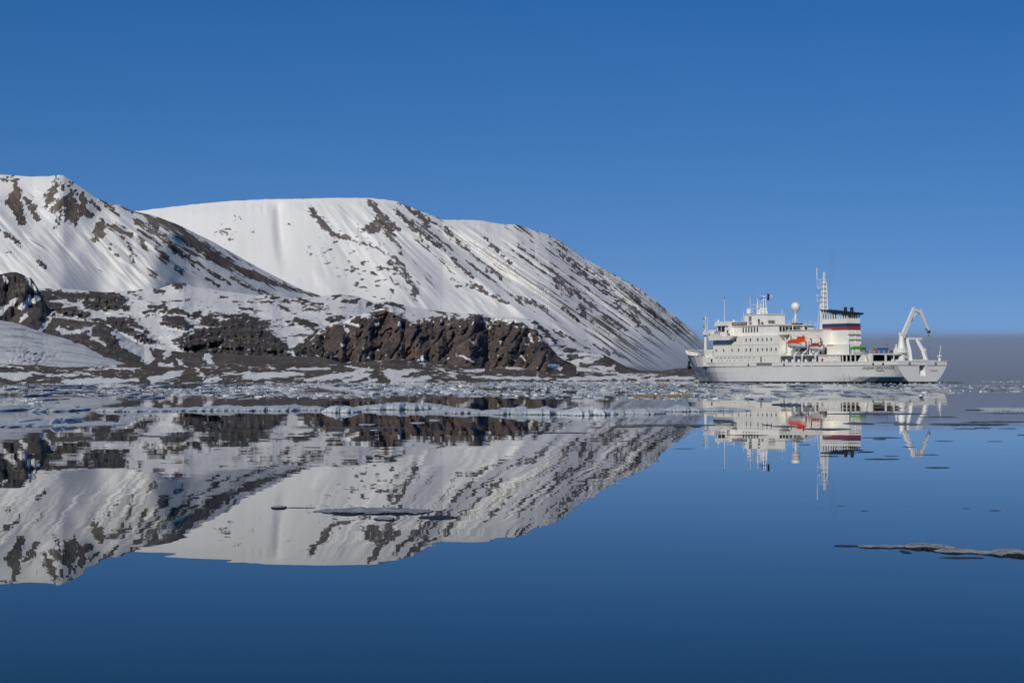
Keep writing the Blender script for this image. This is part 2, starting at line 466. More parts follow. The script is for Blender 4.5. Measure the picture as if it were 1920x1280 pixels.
# ---- snowy middle ground with dark rounded outcrops
PC = [(-120, 548), (0, 546), (60, 540), (120, 541), (200, 548), (300, 540), (328, 531), (345, 530), (362, 537), (420, 546), (480, 553), (510, 551), (530, 558), (600, 556), (640, 552), (672, 556), (700, 566), (730, 565), (770, 575), (800, 580), (860, 588), (1000, 598), (1060, 640), (1110, 665), (1160, 686)]
PB = [(-120, 700), (1160, 700)]
P_caps = [
    # band of dark knolls from the left
    ([(70, 556), (95, 552), (118, 553)], [7, 10, 6]), ([(120, 553), (160, 558), (200, 556), (230, 566)], [6, 9, 18, 7]), ([(165, 570), (215, 572), (240, 577)], [9, 10, 4]), ([(80, 572), (110, 576)], 9), ([(108, 585), (125, 582), (160, 590)], [5, 9, 8]), ([(100, 585), (95, 592)], 4),
    ([(180, 600), (215, 604), (250, 604)], [4, 10, 8]), ([(215, 610), (250, 625), (290, 640)], [4, 8, 4]), ([(245, 595), (262, 612), (275, 628)], [3, 5, 3]), ([(282, 573), (308, 574)], 5), ([(300, 585), (330, 582), (352, 590)], [3, 6, 3]), ([(272, 587), (290, 583)], 4), ([(330, 534), (345, 531)], [5, 4]), ([(333, 540), (340, 535)], 4), ([(245, 548), (265, 553)], 2), ([(290, 545), (302, 549)], 2),
    ([(310, 602), (340, 605), (355, 612)], [9, 12, 6]), ([(360, 592), (372, 590)], 6), ([(385, 600), (400, 606)], 10), ([(395, 590), (460, 592), (480, 597)], [3, 4, 3]), ([(330, 640), (355, 630), (380, 622)], [6, 8, 9]), ([(345, 648), (380, 642), (420, 632)], [8, 12, 14]), ([(400, 620), (440, 618), (480, 622)], [14, 22, 18]), ([(430, 645), (480, 645), (525, 655)], [17, 20, 14]), ([(360, 655), (420, 660), (540, 668)], [6, 10, 8]), ([(500, 625), (520, 645)], [10, 12]), ([(455, 600), (495, 610)], 8),
    ([(560, 605), (585, 612), (600, 628)], [3, 5, 4]), ([(555, 600), (590, 607)], 5), ([(600, 625), (560, 660)], 9), ([(575, 640), (585, 665)], 10), ([(600, 655), (620, 670)], 12), ([(540, 605), (560, 600)], 3),
    ([(500, 556), (516, 558)], 3.5), ([(645, 563), (668, 564)], 4), ([(558, 560), (600, 572)], 2), ([(620, 555), (650, 553), (672, 557)], 1.6), ([(690, 568), (720, 578)], 3), ([(730, 570), (755, 575)], 3.5), ([(800, 573), (830, 576)], 3), ([(468, 564), (496, 565)], 2), ([(530, 548 + 16), (560, 565), (600, 577)], [1.5, 2, 1.5]), ([(450, 577), (475, 582)], 2), ([(570, 580), (610, 579)], 1.8), ([(520, 573), (545, 583)], 1.5),
    ([(820, 585), (900, 586)], 4), ([(620, 600), (640, 595)], 5), ([(1000, 605), (1040, 640)], 4), ([(1070, 670), (1110, 678)], 6), ([(1060, 655), (1090, 660)], 2.5), ([(1100, 683), (1150, 690)], 5),
]
def p_relief(U, V, t):
    b = fbm(U / 60.0, V / 22.0, 151, 4) - 0.5
    k = np.clip(capsules(U, V, P_caps) / 14.0, -0.6, 1)
    return (-b * 150 - np.clip(k + 0.4, 0, 1.2) * 70 + (fbm(U / 7.0, V / 12.0, 155, 4) - 0.5) * 120 * np.clip(k + 0.3, 0, 1)) * sstep(1, 0.9, t)
def p_rock(U, V, t):
    f = np.clip(capsules(U, V, P_caps, 10, 4, 14, 5) / 8.0 + 0.5, -0.8, 0.92)
    f = f + (fbm((U + 1.5 * V) / 9.0, (V - 0.15 * U) / 3.2, 161, 4) - 0.5) * 1.85
    st = fbm(U / 22.0, V / 3.0, 171, 4)
    f = np.maximum(f, (st - 0.72 + 0.05 * sstep(300, 600, U)) * 5 + 0.5)
    return np.clip(f, 0, 1)
m_mid = terrain_mat("dark_knolls", (0.046, 0.042, 0.041), (0.078, 0.068, 0.061), (0.150, 0.126, 0.103), scale=0.03)
ridge("snowfield", -120, 1160, 1.6, 110, PC, PB, [(-120, 2900), (600, 3100), (1160, 3300)], [(-120, 1450), (600, 1500), (1160, 2500)], p_rock, m_mid, p_relief, jag=1.0, gamma=1.6)

# ---- dark knob at the left edge
def k_rock(U, V, t):
    f = 0.9 - np.clip(capsules(U, V, [([(8, 522), (12, 528)], 3), ([(2, 585), (20, 570), (32, 558)], [5, 4, 2]), ([(40, 575), (70, 560)], 5), ([(48, 520), (66, 545)], 1.6), ([(45, 582), (52, 560)], 4)]) / 5 + 0.6, 0, 1.3)
    return np.clip(f + (fbm(U / 6.0, V / 8.0, 181, 4) - 0.5) * 0.9, 0, 1)
ridge("rocky_knob", -120, 95, 1.6, 50, [(-120, 500), (-60, 506), (0, 514), (14, 511), (30, 509.5), (42, 514), (50, 519), (58, 521), (66, 533), (76, 552), (95, 585)], [(-120, 606), (95, 606)], [(-120, 2300), (95, 2300)], [(-120, 2080), (95, 2150)], k_rock, m_mid,
      lambda U, V, t: -(fbm(U / 14.0, V / 40.0, 183, 4) - 0.5) * 90 * sstep(1, 0.85, t), jag=1.6)

# ---- brown moraine slope
m_mor = terrain_mat("moraine", (0.080, 0.070, 0.060), (0.112, 0.098, 0.083), (0.155, 0.13, 0.11), scale=0.035)
G_snow = [([(40, 600), (50, 590)], 3), ([(75, 620), (90, 605), (96, 596)], [5, 4, 2]), ([(110, 618), (150, 622), (175, 612)], [4, 3, 1.5]), ([(166, 625), (172, 612)], 1.5), ([(215, 625), (240, 645), (270, 660), (280, 675)], [5, 10, 12, 8]), ([(300, 685), (320, 688)], 6), ([(308, 665), (318, 660)], 5), ([(388, 668), (394, 680)], 7), ([(170, 630), (195, 645)], 2.5), ([(330, 672), (350, 690)], 1.5)]
def g_rock(U, V, t):
    f = 0.95 - np.clip(capsules(U, V, G_snow, 8, 6) / 6.0 + 0.55, 0, 1.4)
    return np.clip(f + (fbm(U / 7.0, V / 4.0, 191, 4) - 0.5) * 1.3, 0, 1)
ridge("moraine", -120, 640, 1.6, 70, [(-120, 606), (0, 608), (14, 604), (30, 588), (45, 579), (60, 577), (76, 584), (86, 595), (110, 596), (150, 601), (185, 604), (205, 612), (235, 631), (270, 650), (330, 659), (420, 663), (520, 667), (600, 668), (640, 680)],
      [(-120, 706), (640, 706)], [(-120, 1350), (640, 1350)], [(-120, 900), (640, 900)], g_rock, m_mor,
      lambda U, V, t: -(fbm(U / 26.0, V / 14.0, 193, 4) - 0.5) * 60 * sstep(1, 0.85, t), jag=1.0)

# ---- glacier tongue
def make_glacier():
    m, nt, N, L, P = new_mat("glacier_ice")
    geo = N.new("ShaderNodeNewGeometry")
    v = mapping(N, L, geo.outputs["Position"], (0.05, 0.03, 0.25), (0, 0.25, 0.3))
    n = noise(N, L, v, 1.0, 7, 0.7)
    r = ramp(N, [(0.34, (0.30, 0.31, 0.33)), (0.46, (0.55, 0.56, 0.58)), (0.62, (0.70, 0.71, 0.72))])
    L.new(n.outputs[0], r.inputs[0])
    at = N.new("ShaderNodeAttribute"); at.attribute_name = "rock"
    L.new(mix(N, L, at.outputs["Fac"], r.outputs[0], (0.12, 0.105, 0.09)), P.inputs["Base Color"])
    P.inputs["Roughness"].default_value = 0.8
    bp = N.new("ShaderNodeBump"); bp.inputs["Strength"].default_value = 0.8; bp.inputs["Distance"].default_value = 3.0
    L.new(n.outputs[0], bp.inputs["Height"]); L.new(bp.outputs[0], P.inputs["Normal"])
    def rel(U, V, t):
        cr = 1 - np.abs(2 * fbm((U + V * 2.5) / 12.0, (V - U * 0.25) / 6.0, 201, 3) - 1)
        zone = np.exp(-(((U - 55) / 45) ** 2 + ((V - 668) / 16) ** 2))
        return -(cr * (5 + 22 * zone)) * sstep(1, 0.8, t)
    def rk(U, V, t):
        return np.clip((fbm((U + V) / 14.0, V / 4.0, 203, 4) - 0.56) * 4 * sstep(150, 250, U) + 0.9 * sstep(0.10, 0.0, t), 0, 1) * 0.8
    ridge("glacier", -120, 262, 1.5, 70, [(-120, 588), (-30, 595), (0, 600), (40, 608), (80, 624), (120, 634), (160, 645), (200, 660), (235, 674), (262, 688)], [(-120, 696), (262, 696)], [(-120, 1250), (262, 1150)], [(-120, 820), (262, 840)], rk, m, rel, jag=0.8)
make_glacier()

# ---- cliff
m_cliff = terrain_mat("cliff_rock", (0.062, 0.055, 0.055), (0.106, 0.088, 0.080), (0.168, 0.122, 0.102), scale=0.05, tall=3.6)
C_snow = [([(646, 612), (652, 620)], 4), ([(620, 607), (640, 600), (672, 612)], [5, 3, 3]), ([(706, 608), (710, 607)], 3), ([(641, 645), (645, 648)], 4), ([(747, 606), (750, 610)], 4), ([(800, 597), (806, 598)], 3), ([(812, 603), (815, 607)], 2), ([(840, 596), (843, 599)], 2.5), ([(870, 595), (873, 597)], 2), ([(908, 600), (917, 615)], [3, 4]), ([(925, 605), (928, 606)], 3), ([(882, 640), (888, 643)], 3), ([(908, 640), (912, 642)], 2), ([(856, 665), (870, 670), (888, 676)], [2, 3, 2]), ([(836, 651), (842, 656)], 2), ([(992, 627), (996, 640)], 3.5), ([(1010, 632), (1014, 640)], 2.5), ([(975, 666), (985, 675)], 3), ([(950, 690), (965, 692)], 3), ([(1030, 685), (1050, 690)], 5), ([(680, 652), (684, 655)], 2), ([(708, 655), (712, 658)], 2), ([(985, 645), (990, 648)], 2.5), ([(608, 665), (612, 673)], 3), ([(685, 668), (692, 671)], 2), ([(790, 670), (797, 676)], 3)]
def c_rock(U, V, t):
    f = 0.98 - np.clip(capsules(U, V, C_snow, 5, 5, 6, 6) / 4.0 + 0.30, 0, 1.5)
    sp = fbm(U / 7.0 + V / 14.0, V / 9.0, 211, 3)
    f = np.minimum(f, 1.0 - np.clip((sp - 0.74) * 7, 0, 1))
    f = np.minimum(f, 0.3 + (1 - t) * 7 + (fbm(U / 14.0, V / 5.0, 213, 3) - 0.5) * 2.2)
    return np.clip(f + (fbm(U / 5.0, V / 6.0, 215, 3) - 0.5) * 0.35, 0, 1)
def c_relief(U, V, t):
    b = fbm(U / 34.0, V / 110.0, 221, 3)
    fis = 1 - np.abs(2 * fbm((U + 0.5 * V) / 24.0, V / 46.0, 223, 3) - 1) * 1.5
    led = fbm(U / 20.0, V / 9.0, 225, 4) - 0.5
    sharp = (1 - np.abs(2 * fbm((U - 0.5 * V) / 14.0, (V + 0.3 * U) / 13.0, 227, 4) - 1)) ** 2
    crag = (1 - np.abs(2 * fbm((U + 0.4 * V) / 6.0, (V - 0.2 * U) / 6.0, 229, 3) - 1)) ** 2
    return (-(b - 0.5) * 100 + np.clip(fis - 0.6, 0, 1) * 30 + led * 18 - (sharp * 5.5 + crag * 3) * (0.35 + 0.65 * sstep(0.15, 0.5, t))) * sstep(1.02, 0.9, t) * sstep(-0.05, 0.15, t)
ridge("cliff", 552, 1080, 1.3, 110, [(552, 668), (570, 648), (588, 630), (600, 617), (612, 613), (625, 606), (645, 603), (662, 594), (680, 587), (700, 582), (718, 577), (733, 578), (748, 586), (765, 598), (778, 604), (786, 597), (810, 593), (840, 590), (870, 588), (900, 589), (935, 595), (965, 599), (985, 607), (1005, 617), (1020, 633), (1036, 654), (1052, 671), (1080, 684)],
      [(552, 704), (1080, 704)], [(552, 1750), (1080, 1900)], [(552, 1590), (1080, 1740)], c_rock, m_cliff, c_relief, jag=2.2)

# ---- talus hill right of the cliff
def t_rock(U, V, t):
    f = 0.85 - np.clip(capsules(U, V, [([(1060, 692), (1090, 676), (1120, 672)], [6, 4, 3]), ([(1110, 690), (1150, 690)], 4), ([(1030, 680), (1060, 676)], 5), ([(1085, 664), (1130, 668)], 2.5)]) / 5 + 0.5, 0, 1.3)
    return np.clip(f + (fbm(U / 14.0, V / 4.0, 231, 4) - 0.5) * 1.1, 0, 1)
ridge("talus_slope", 1010, 1330, 1.6, 40, [(1010, 690), (1050, 676), (1075, 664), (1105, 660), (1130, 664), (1150, 674), (1175, 687), (1200, 694), (1240, 695), (1270, 690), (1300, 690), (1330, 697)], [(1010, 708), (1330, 709)], [(1010, 2600), (1330, 2900)], [(1010, 2300), (1330, 2600)], t_rock, m_mor,
      lambda U, V, t: -(fbm(U / 30.0, V / 12.0, 233, 4) - 0.5) * 80 * sstep(1, 0.85, t), jag=0.8)

# ---- shore
m_shore = terrain_mat("shore_gravel", (0.066, 0.058, 0.050), (0.108, 0.090, 0.074), (0.18, 0.135, 0.10), scale=0.06)
S_snow = [([(0, 703), (30, 706), (60, 703)], [5, 7, 4]), ([(60, 698), (110, 704), (170, 701)], [1.5, 2, 1.5]), ([(120, 715), (180, 714), (255, 712)], [4, 5, 3]), ([(285, 712), (320, 704), (345, 697)], [6, 7, 3]), ([(372, 690), (382, 712)], 2), ([(385, 715), (410, 708)], 4), ([(420, 700), (470, 699)], 1.5), ([(455, 706), (490, 704), (570, 700)], [5, 6, 3]), ([(575, 712), (620, 706), (660, 702), (690, 690)], [4, 5, 5, 2]), ([(640, 714), (690, 702)], 3), ([(720, 697), (745, 702), (775, 694)], [5, 8, 4]), ([(735, 712), (770, 712), (810, 708)], [4, 5, 3]), ([(690, 714), (705, 712)], 3), ([(820, 690), (855, 705)], 1.5), ([(875, 694), (910, 694)], 3), ([(890, 706), (960, 708), (1030, 711)], [2, 3, 2]), ([(540, 692), (620, 690)], 1.5), ([(650, 687), (700, 693)], 1.5), ([(1020, 692), (1050, 694)], 4), ([(950, 688), (985, 690)], 3), ([(1050, 712), (1120, 709), (1200, 706)], [2, 3, 2.5]), ([(1130, 700), (1190, 700), (1260, 699)], [1.5, 2, 2]), ([(1200, 711), (1300, 708)], [2, 3]), ([(0, 686), (40, 690)], 1.5), ([(200, 688), (250, 693)], 1.5), ([(160, 694), (200, 690)], 1.2)]
def s_rock(U, V, t):
    f = 0.92 - np.clip(capsules(U, V, S_snow, 14, 2.2, 18, 4) / 4.0 + 0.5, 0, 1.4)
    st = fbm(U / 24.0, V / 2.6, 241, 4)
    f = np.minimum(f, 1.0 - np.clip((st - 0.60 - 0.05 * sstep(1000, 700, U)) * 8, 0, 1))
    return np.clip(f + (fbm(U / 9.0, V / 1.9, 243, 4) - 0.5) * 1.9, 0, 1)
sh_y = [(-120, 719.6), (0, 719.2), (300, 718.6), (700, 716.6), (950, 715.2), (1300, 713.6), (1440, 713.2)]
sh_d = [(u, EYE * FPX / (y - HOR)) for u, y in sh_y]
ridge("shore", -120, 1440, 1.6, 46, [(-120, 684), (0, 682), (60, 684), (120, 688), (200, 686), (240, 681), (300, 686), (345, 690), (380, 682), (430, 683), (480, 686), (540, 680), (600, 682), (650, 680), (690, 676), (740, 673), (790, 676), (850, 684), (900, 690), (960, 688), (1040, 692), (1120, 698), (1200, 700), (1330, 703), (1440, 708)],
      [(u, y + 0.3) for u, y in sh_y], [(u, d * 1.55 + 60) for u, d in sh_d], sh_d, s_rock, m_shore,
      lambda U, V, t: -(fbm(U / 24.0, V / 7.0, 245, 4) - 0.5) * 50 * sstep(1, 0.85, t) * sstep(0, 0.15, t), jag=1.6)
#BEGIN_SHIP
# ------------------------------------------------------------------ the ship
SHIP_AT = (116.33, 645.0, 0.0)
SHIP_RZ = math.atan2(0.86163, -0.50754)          # local +x runs from stern to bow, +y is the port side facing us
ship_m = Matrix.Translation(SHIP_AT) @ Matrix.Rotation(SHIP_RZ, 4, 'Z')
def on_ship(x, y, z): return ship_m @ Vector((x, y, z))

class MB:
    """collects simple solids, builds ONE mesh object"""
    def __init__(s): s.v, s.f, s.m = [], [], []
    def poly(s, vs, fs, mi=0):
        b = len(s.v)
        s.v += [tuple(p) for p in vs]
        s.f += [tuple(b + i for i in q) for q in fs]
        s.m += [mi] * len(fs)
        return s
    def box(s, x0, x1, y0, y1, z0, z1, mi=0):
        x0, x1, y0, y1, z0, z1 = min(x0, x1), max(x0, x1), min(y0, y1), max(y0, y1), min(z0, z1), max(z0, z1)
        vs = [(x, y, z) for z in (z0, z1) for y in (y0, y1) for x in (x0, x1)]
        return s.poly(vs, [(0, 2, 3, 1), (4, 5, 7, 6), (0, 1, 5, 4), (2, 6, 7, 3), (0, 4, 6, 2), (1, 3, 7, 5)], mi)
    def prism(s, prof, y0, y1, mi=0, axis='y'):
        """profile of (a, z) points extruded along y (axis='y') or x (axis='x')"""
        n = len(prof)
        P = (lambda a, z, t: (a, t, z)) if axis == 'y' else (lambda a, z, t: (t, a, z))
        vs = [P(a, z, y0) for a, z in prof] + [P(a, z, y1) for a, z in prof]
        fs = [tuple(range(n)), tuple(range(2 * n - 1, n - 1, -1))] + [(i, i + n, (i + 1) % n + n, (i + 1) % n) for i in range(n)]
        return s.poly(vs, fs, mi)
    def tube(s, pts, r, n=8, mi=0, caps=True):
        """round bar through points; r one value or one per point"""
        pts = [Vector(p) for p in pts]
        rs = r if isinstance(r, (list, tuple)) else [r] * len(pts)
        vs, fs = [], []
        for i, p in enumerate(pts):
            d = (pts[min(i + 1, len(pts) - 1)] - pts[max(i - 1, 0)]).normalized()
            a = d.cross(Vector((0, 0, 1)))
            if a.length < 1e-3: a = Vector((1, 0, 0))
            a.normalize(); b = d.cross(a)
            for k in range(n):
                t = 2 * math.pi * k / n
                vs.append(p + (a * math.cos(t) + b * math.sin(t)) * rs[i])
        for i in range(len(pts) - 1):
            for k in range(n):
                fs.append((i * n + k, i * n + (k + 1) % n, (i + 1) * n + (k + 1) % n, (i + 1) * n + k))
        if caps:
            fs.append(tuple(range(n - 1, -1, -1))); fs.append(tuple(range((len(pts) - 1) * n, len(pts) * n)))
        return s.poly(vs, fs, mi)
    def beam(s, p, q, w, h, mi=0, w2=None, h2=None):
        """rectangular bar from p to q"""
        p, q = Vector(p), Vector(q)
        d = (q - p).normalized()
        a = d.cross(Vector((0, 0, 1)))
        if a.length < 1e-3: a = Vector((0, 1, 0))
        a.normalize(); b = a.cross(d)
        w2, h2 = w2 or w, h2 or h
        vs = [c + a * (sx * ww / 2) + b * (sz * hh / 2) for c, ww, hh in ((p, w, h), (q, w2, h2)) for sx, sz in ((-1, -1), (1, -1), (1, 1), (-1, 1))]
        return s.poly(vs, [(3, 2, 1, 0), (4, 5, 6, 7), (0, 1, 5, 4), (1, 2, 6, 5), (2, 3, 7, 6), (3, 0, 4, 7)], mi)
    def ball(s, c, r, n=16, mi=0, sz=1.0):
        vs, fs = [], []
        rings = n // 2
        for i in range(rings + 1):
            ph = math.pi * i / rings
            for k in range(n):
                t = 2 * math.pi * k / n
                vs.append((c[0] + r * math.sin(ph) * math.cos(t), c[1] + r * math.sin(ph) * math.sin(t), c[2] + r * sz * math.cos(ph)))
        for i in range(rings):
            for k in range(n):
                fs.append((i * n + k, (i + 1) * n + k, (i + 1) * n + (k + 1) % n, i * n + (k + 1) % n))
        return s.poly(vs, fs, mi)
    def build(s, name, mats, parent=None, smooth=False):
        me = bpy.data.meshes.new(name)
        me.from_pydata(s.v, [], s.f)
        o = link(name, me, mats, parent)
        me.polygons.foreach_set("material_index", s.m)
        if smooth: me.polygons.foreach_set("use_smooth", [True] * len(me.polygons))
        me.validate(); me.update()
        return o

def empty(name, m):
    o = bpy.data.objects.new(name, None)
    o.matrix_world = m
    o.empty_display_size = 1.0
    COL.objects.link(o)
    return o

W = {}
W['hull'] = paint("hull_paint", (0.82, 0.815, 0.785), 0.45, 0.10, (0.34, 0.30, 0.25), 0.5)
W['white'] = paint("white_paint", (0.89, 0.86, 0.78), 0.5, 0.10, (0.42, 0.33, 0.24))
W['bright'] = paint("bright_white_paint", (0.86, 0.85, 0.82), 0.4)
W['boot'] = paint("boot_top", (0.018, 0.024, 0.024), 0.5)
W['antifoul'] = paint("antifouling", (0.10, 0.025, 0.022), 0.6)
W['strake'] = paint("dark_strake", (0.20, 0.20, 0.20), 0.6)
W['glass'] = paint("window_glass", (0.020, 0.024, 0.030), 0.08)
W['dark'] = paint("dark_opening", (0.02, 0.02, 0.022), 0.7)
W['black'] = paint("funnel_black", (0.018, 0.016, 0.018), 0.5)
W['blue'] = paint("flag_blue", (0.028, 0.05, 0.14), 0.45)
W['red'] = paint("flag_red", (0.33, 0.05, 0.05), 0.45)
W['orange'] = paint("lifeboat_orange", (0.75, 0.07, 0.02), 0.45, 0.1, (0.7, 0.25, 0.12))
W['rust'] = paint("weathered_orange", (0.36, 0.060, 0.028), 0.55, 0.2, (0.5, 0.2, 0.12))
W['deck'] = paint("deck_paint", (0.16, 0.15, 0.14), 0.8)
W['grey'] = paint("grey_steel", (0.30, 0.30, 0.30), 0.6)
W['green'] = paint("green_canvas", (0.10, 0.42, 0.030), 0.6)
W['pale'] = paint("pale_rubber", (0.42, 0.50, 0.46), 0.6)
W['tarp'] = paint("blue_tarpaulin", (0.015, 0.070, 0.30), 0.6)
W['slate'] = paint("dark_container", (0.035, 0.050, 0.050), 0.6)
W['cargo'] = paint("red_cargo", (0.28, 0.05, 0.05), 0.7)
W['yellow'] = paint("yellow_cargo", (0.45, 0.28, 0.05), 0.7)
W['brown'] = paint("name_board", (0.10, 0.045, 0.030), 0.6)
W['ink'] = paint("black_lettering", (0.03, 0.03, 0.035), 0.6)
W['lens'] = paint("purple_canvas", (0.045, 0.030, 0.14), 0.6)

ship = empty("research_ship", ship_m)
tag(ship, "white ice-going research ship with striped funnel lying among brash ice", "ship")

# ---- hull
ST_X = [0, 5, 12, 22, 35, 55, 75, 82, 88, 93, 98]
ST_Z = [-2.0, 0.0, 0.35, 1.7, 3.3, 5.0]
ST = {0: [2.0, 4.6, 5.2, 6.8, 8.05, 9.1], 5: [2.6, 5.2, 5.8, 8.1, 8.7, 9.1], 12: [4.5, 6.9, 7.3, 8.9, 9.0, 9.1], 22: [7.6, 8.6, 8.7, 9.1, 9.1, 9.1],
      35: [8.9, 9.1, 9.1, 9.1, 9.1, 9.1], 55: [8.9, 9.1, 9.1, 9.1, 9.1, 9.1], 75: [8.6, 9.0, 9.0, 9.1, 9.1, 9.1], 82: [8.0, 8.6, 8.65, 8.8, 8.95, 9.0], 88: [6.6, 7.4, 7.55, 8.0, 8.45, 8.8],
      93: [4.7, 5.6, 5.8, 6.5, 7.4, 8.2], 98: [2.8, 3.6, 3.8, 4.7, 5.9, 7.1]}
STEM = [108.4, 109.1, 109.4, 110.5, 111.7, 113.0]
def hb(x, z):
    """half breadth of the hull"""
    col = [np.interp(x, ST_X, [ST[k][i] for k in ST_X]) for i in range(6)]
    return float(np.interp(z, ST_Z, col))
def top_z(x):
    return float(np.interp(x, [0, 60, 93.9, 94.4, 100, 108, 113, 117.2], [6.08, 6.1, 6.35, 8.35, 8.5, 8.75, 9.3, 10.45]))
def make_hull():
    fr = [0.25, 0.5, 0.72, 0.88, 1.0]
    xs_low = np.array([0, 2.5, 5, 8.5, 12, 17, 22, 28, 35, 45, 55, 65, 75, 78.5, 82, 85, 88, 90.5, 93, 95.5, 98])
    rows = []
    for i in range(6):
        pts = [(x, hb(x, ST_Z[i]), ST_Z[i]) for x in xs_low]
        h98 = hb(98, ST_Z[i])
        for f in fr:
            pts.append((98 + (STEM[i] - 98) * f, h98 * (1 - f ** 1.25) + 0.03, ST_Z[i]))
        rows.append(pts)
    topr = []
    for x in xs_low:
        topr.append((x, hb(x, 5.0) + np.interp(x, [82, 98], [0, 0.45]), top_z(x)))
    for f in fr:
        x = 98 + (117.2 - 98) * f
        topr.append((x, 7.45 * (1 - f ** 1.6) + 0.03, top_z(x)))
    rows.append(topr)
    b = MB()
    n = len(topr)
    for side in (1, -1):
        vs = [(x, y * side, z) for r in rows for x, y, z in r]
        for i in range(6):
            fs = []
            for k in range(n - 1):
                q = (i * n + k, i * n + k + 1, (i + 1) * n + k + 1, (i + 1) * n + k)
                fs.append(q if side < 0 else q[::-1])
            mi = 1 if i == 0 else (2 if i == 5 else 0)
            if i == 1: mi = 1
            b.poly(vs, fs, mi) if i == 0 else None
            if i:
                base = len(b.v) - len(vs)
                b.f += [tuple(base + j for j in q) for q in fs]; b.m += [mi] * len(fs)
    # transom with the stern ramp cut into it
    ny, nz = 1.15, 1.9
    L = [(0, hb(0, z), z) for z in ST_Z] + [(0, 9.1, 6.08)]
    for s in (1, -1):
        pts = [(0, y * s, z) for _, y, z in L]
        inner = [(0, ny * s, 6.08), (0, ny * s, nz), (0, 0, nz), (0, 0, -2.0)]
        f = tuple(range(len(pts) + len(inner)))
        b.poly(pts[1:] + inner[:2] + [(0, ny * s, 0.0)], [tuple(range(9))] if s > 0 else [tuple(range(8, -1, -1))], 0)
        b.poly([(0, 0, -2), (0, 2.0 * s, -2), (0, 4.6 * s, 0), (0, 0, 0)], [(0, 1, 2, 3)] if s > 0 else [(3, 2, 1, 0)], 1)
    b.poly([(0, ny, 0), (0, ny, nz), (0, -ny, nz), (0, -ny, 0)], [(0, 1, 2, 3)], 0)
    b.poly([(0, ny, 5.0), (0, ny, 6.08), (0, -ny, 6.08), (0, -ny, 5.0)], [(0, 1, 2, 3)], 2)
    b.poly([(-0.02, 5.2, 0.35), (-0.02, 4.6, 0), (-0.02, -4.6, 0), (-0.02, -5.2, 0.35)], [(0, 1, 2, 3)], 1)
    o = b.build("hull", [W['hull'], W['boot'], W['white']], ship)
    # ramp recess
    rb = MB()
    rb.poly([(0.02, ny, nz), (0.02, -ny, nz), (2.9, -ny, 5.0), (2.9, ny, 5.0)], [(0, 1, 2, 3)])
    rb.poly([(0.02, ny, nz), (2.9, ny, 5.0), (0.02, ny, 5.0)], [(0, 1, 2)])
    rb.poly([(0.02, -ny, nz), (0.02, -ny, 5.0), (2.9, -ny, 5.0)], [(0, 1, 2)])
    rb.build("stern_ramp", W['bright'], ship)
    # boot top and red antifouling near the bow
    a = MB()
    for k in range(8):
        x0, x1 = 88 + k * 2.4, 90.4 + k * 2.4
        ya, yb = (hb(x, 0.1) if x <= 98 else 3.38 * (1 - ((x - 98) / 11.1) ** 1.25) for x in (x0, x1))
        a.poly([(x0, ya + 0.03, -0.3), (x1, yb + 0.03, -0.3), (x1, yb + 0.05, 0.22), (x0, ya + 0.05, 0.22)], [(0, 1, 2, 3)])
    a.build("antifouling_band", W['antifoul'], ship)
    # rubbing strake under the bulwark
    for x0, x1 in ((0.1, 38.5), (39.2, 43), (44.2, 46.8), (48, 58), (66, 86), (86, 97)):
        st = MB()
        xs = np.linspace(x0, x1, 10)
        up = [(x, hb(x, 5.0) - 0.02, 4.86) for x in xs]; uq = [(x, hb(x, 5.0) + 0.10, 4.92) for x in xs]; ur = [(x, hb(x, 5.0) + 0.10, 5.06) for x in xs]
        vs = up + uq + ur
        st.poly(vs, [(r * 10 + k, r * 10 + k + 1, (r + 1) * 10 + k + 1, (r + 1) * 10 + k) for r in range(2) for k in range(9)])
        st.build("rubbing_strake", W['strake'], ship)
    st = MB(); st.box(-0.10, 0.02, 1.6, 9.1, 4.9, 5.04); st.build("rubbing_strake", W['strake'], ship)
    st = MB(); st.box(-0.10, 0.02, -9.1, -1.6, 4.9, 5.04); st.build("rubbing_strake", W['strake'], ship)
    # main deck and forecastle deck
    d = MB()
    xs = [0.1, 5, 35, 75, 82, 88, 94]
    d.poly([(x, hb(x, 5) - 0.1, 5.02) for x in xs] + [(x, -hb(x, 5) + 0.1, 5.02) for x in reversed(xs)], [tuple(range(14))])
    d.build("main_deck", W['deck'], ship)
    d = MB()
    fx = [(94, 7.9), (98, 7.0), (103, 6.0), (108, 4.4), (112, 2.8), (115, 1.2)]
    d.poly([(x, y, 8.0) for x, y in fx] + [(x, -y, 8.0) for x, y in reversed(fx)], [tuple(range(12))])
    d.build("forecastle_deck", W['deck'], ship)
    # bulwark capping rail
    c = MB()
    for s in (1, -1):
        c.tube([(x, (hb(x, 5.0) + float(np.interp(x, [82, 98], [0, 0.45]))) * s, top_z(x)) for x in np.linspace(0, 93, 24)], 0.09, 5)
        c.tube([(98 + 19.2 * f, (7.45 * (1 - f ** 1.6) + 0.03) * s, top_z(98 + 19.2 * f)) for f in np.linspace(0, 1, 9)], 0.10, 5)
    c.tube([(0, 9.1, 6.08), (0, -9.1, 6.08)], 0.10, 5)
    c.build("capping_rail", W['bright'], ship)
make_hull()

# white dashes (scupper plates) along the bow
for k in range(21):
    x = 58.0 + (85.6 - 58.0) * (k + (0.18 if k % 3 else 0)) / 20.5
    b = MB(); y = hb(x, 3.4); b.box(x - 0.32, x + 0.32, y - 0.02, y + 0.05, 3.28, 3.46)
    b.build("scupper_plate", W['bright'], ship)
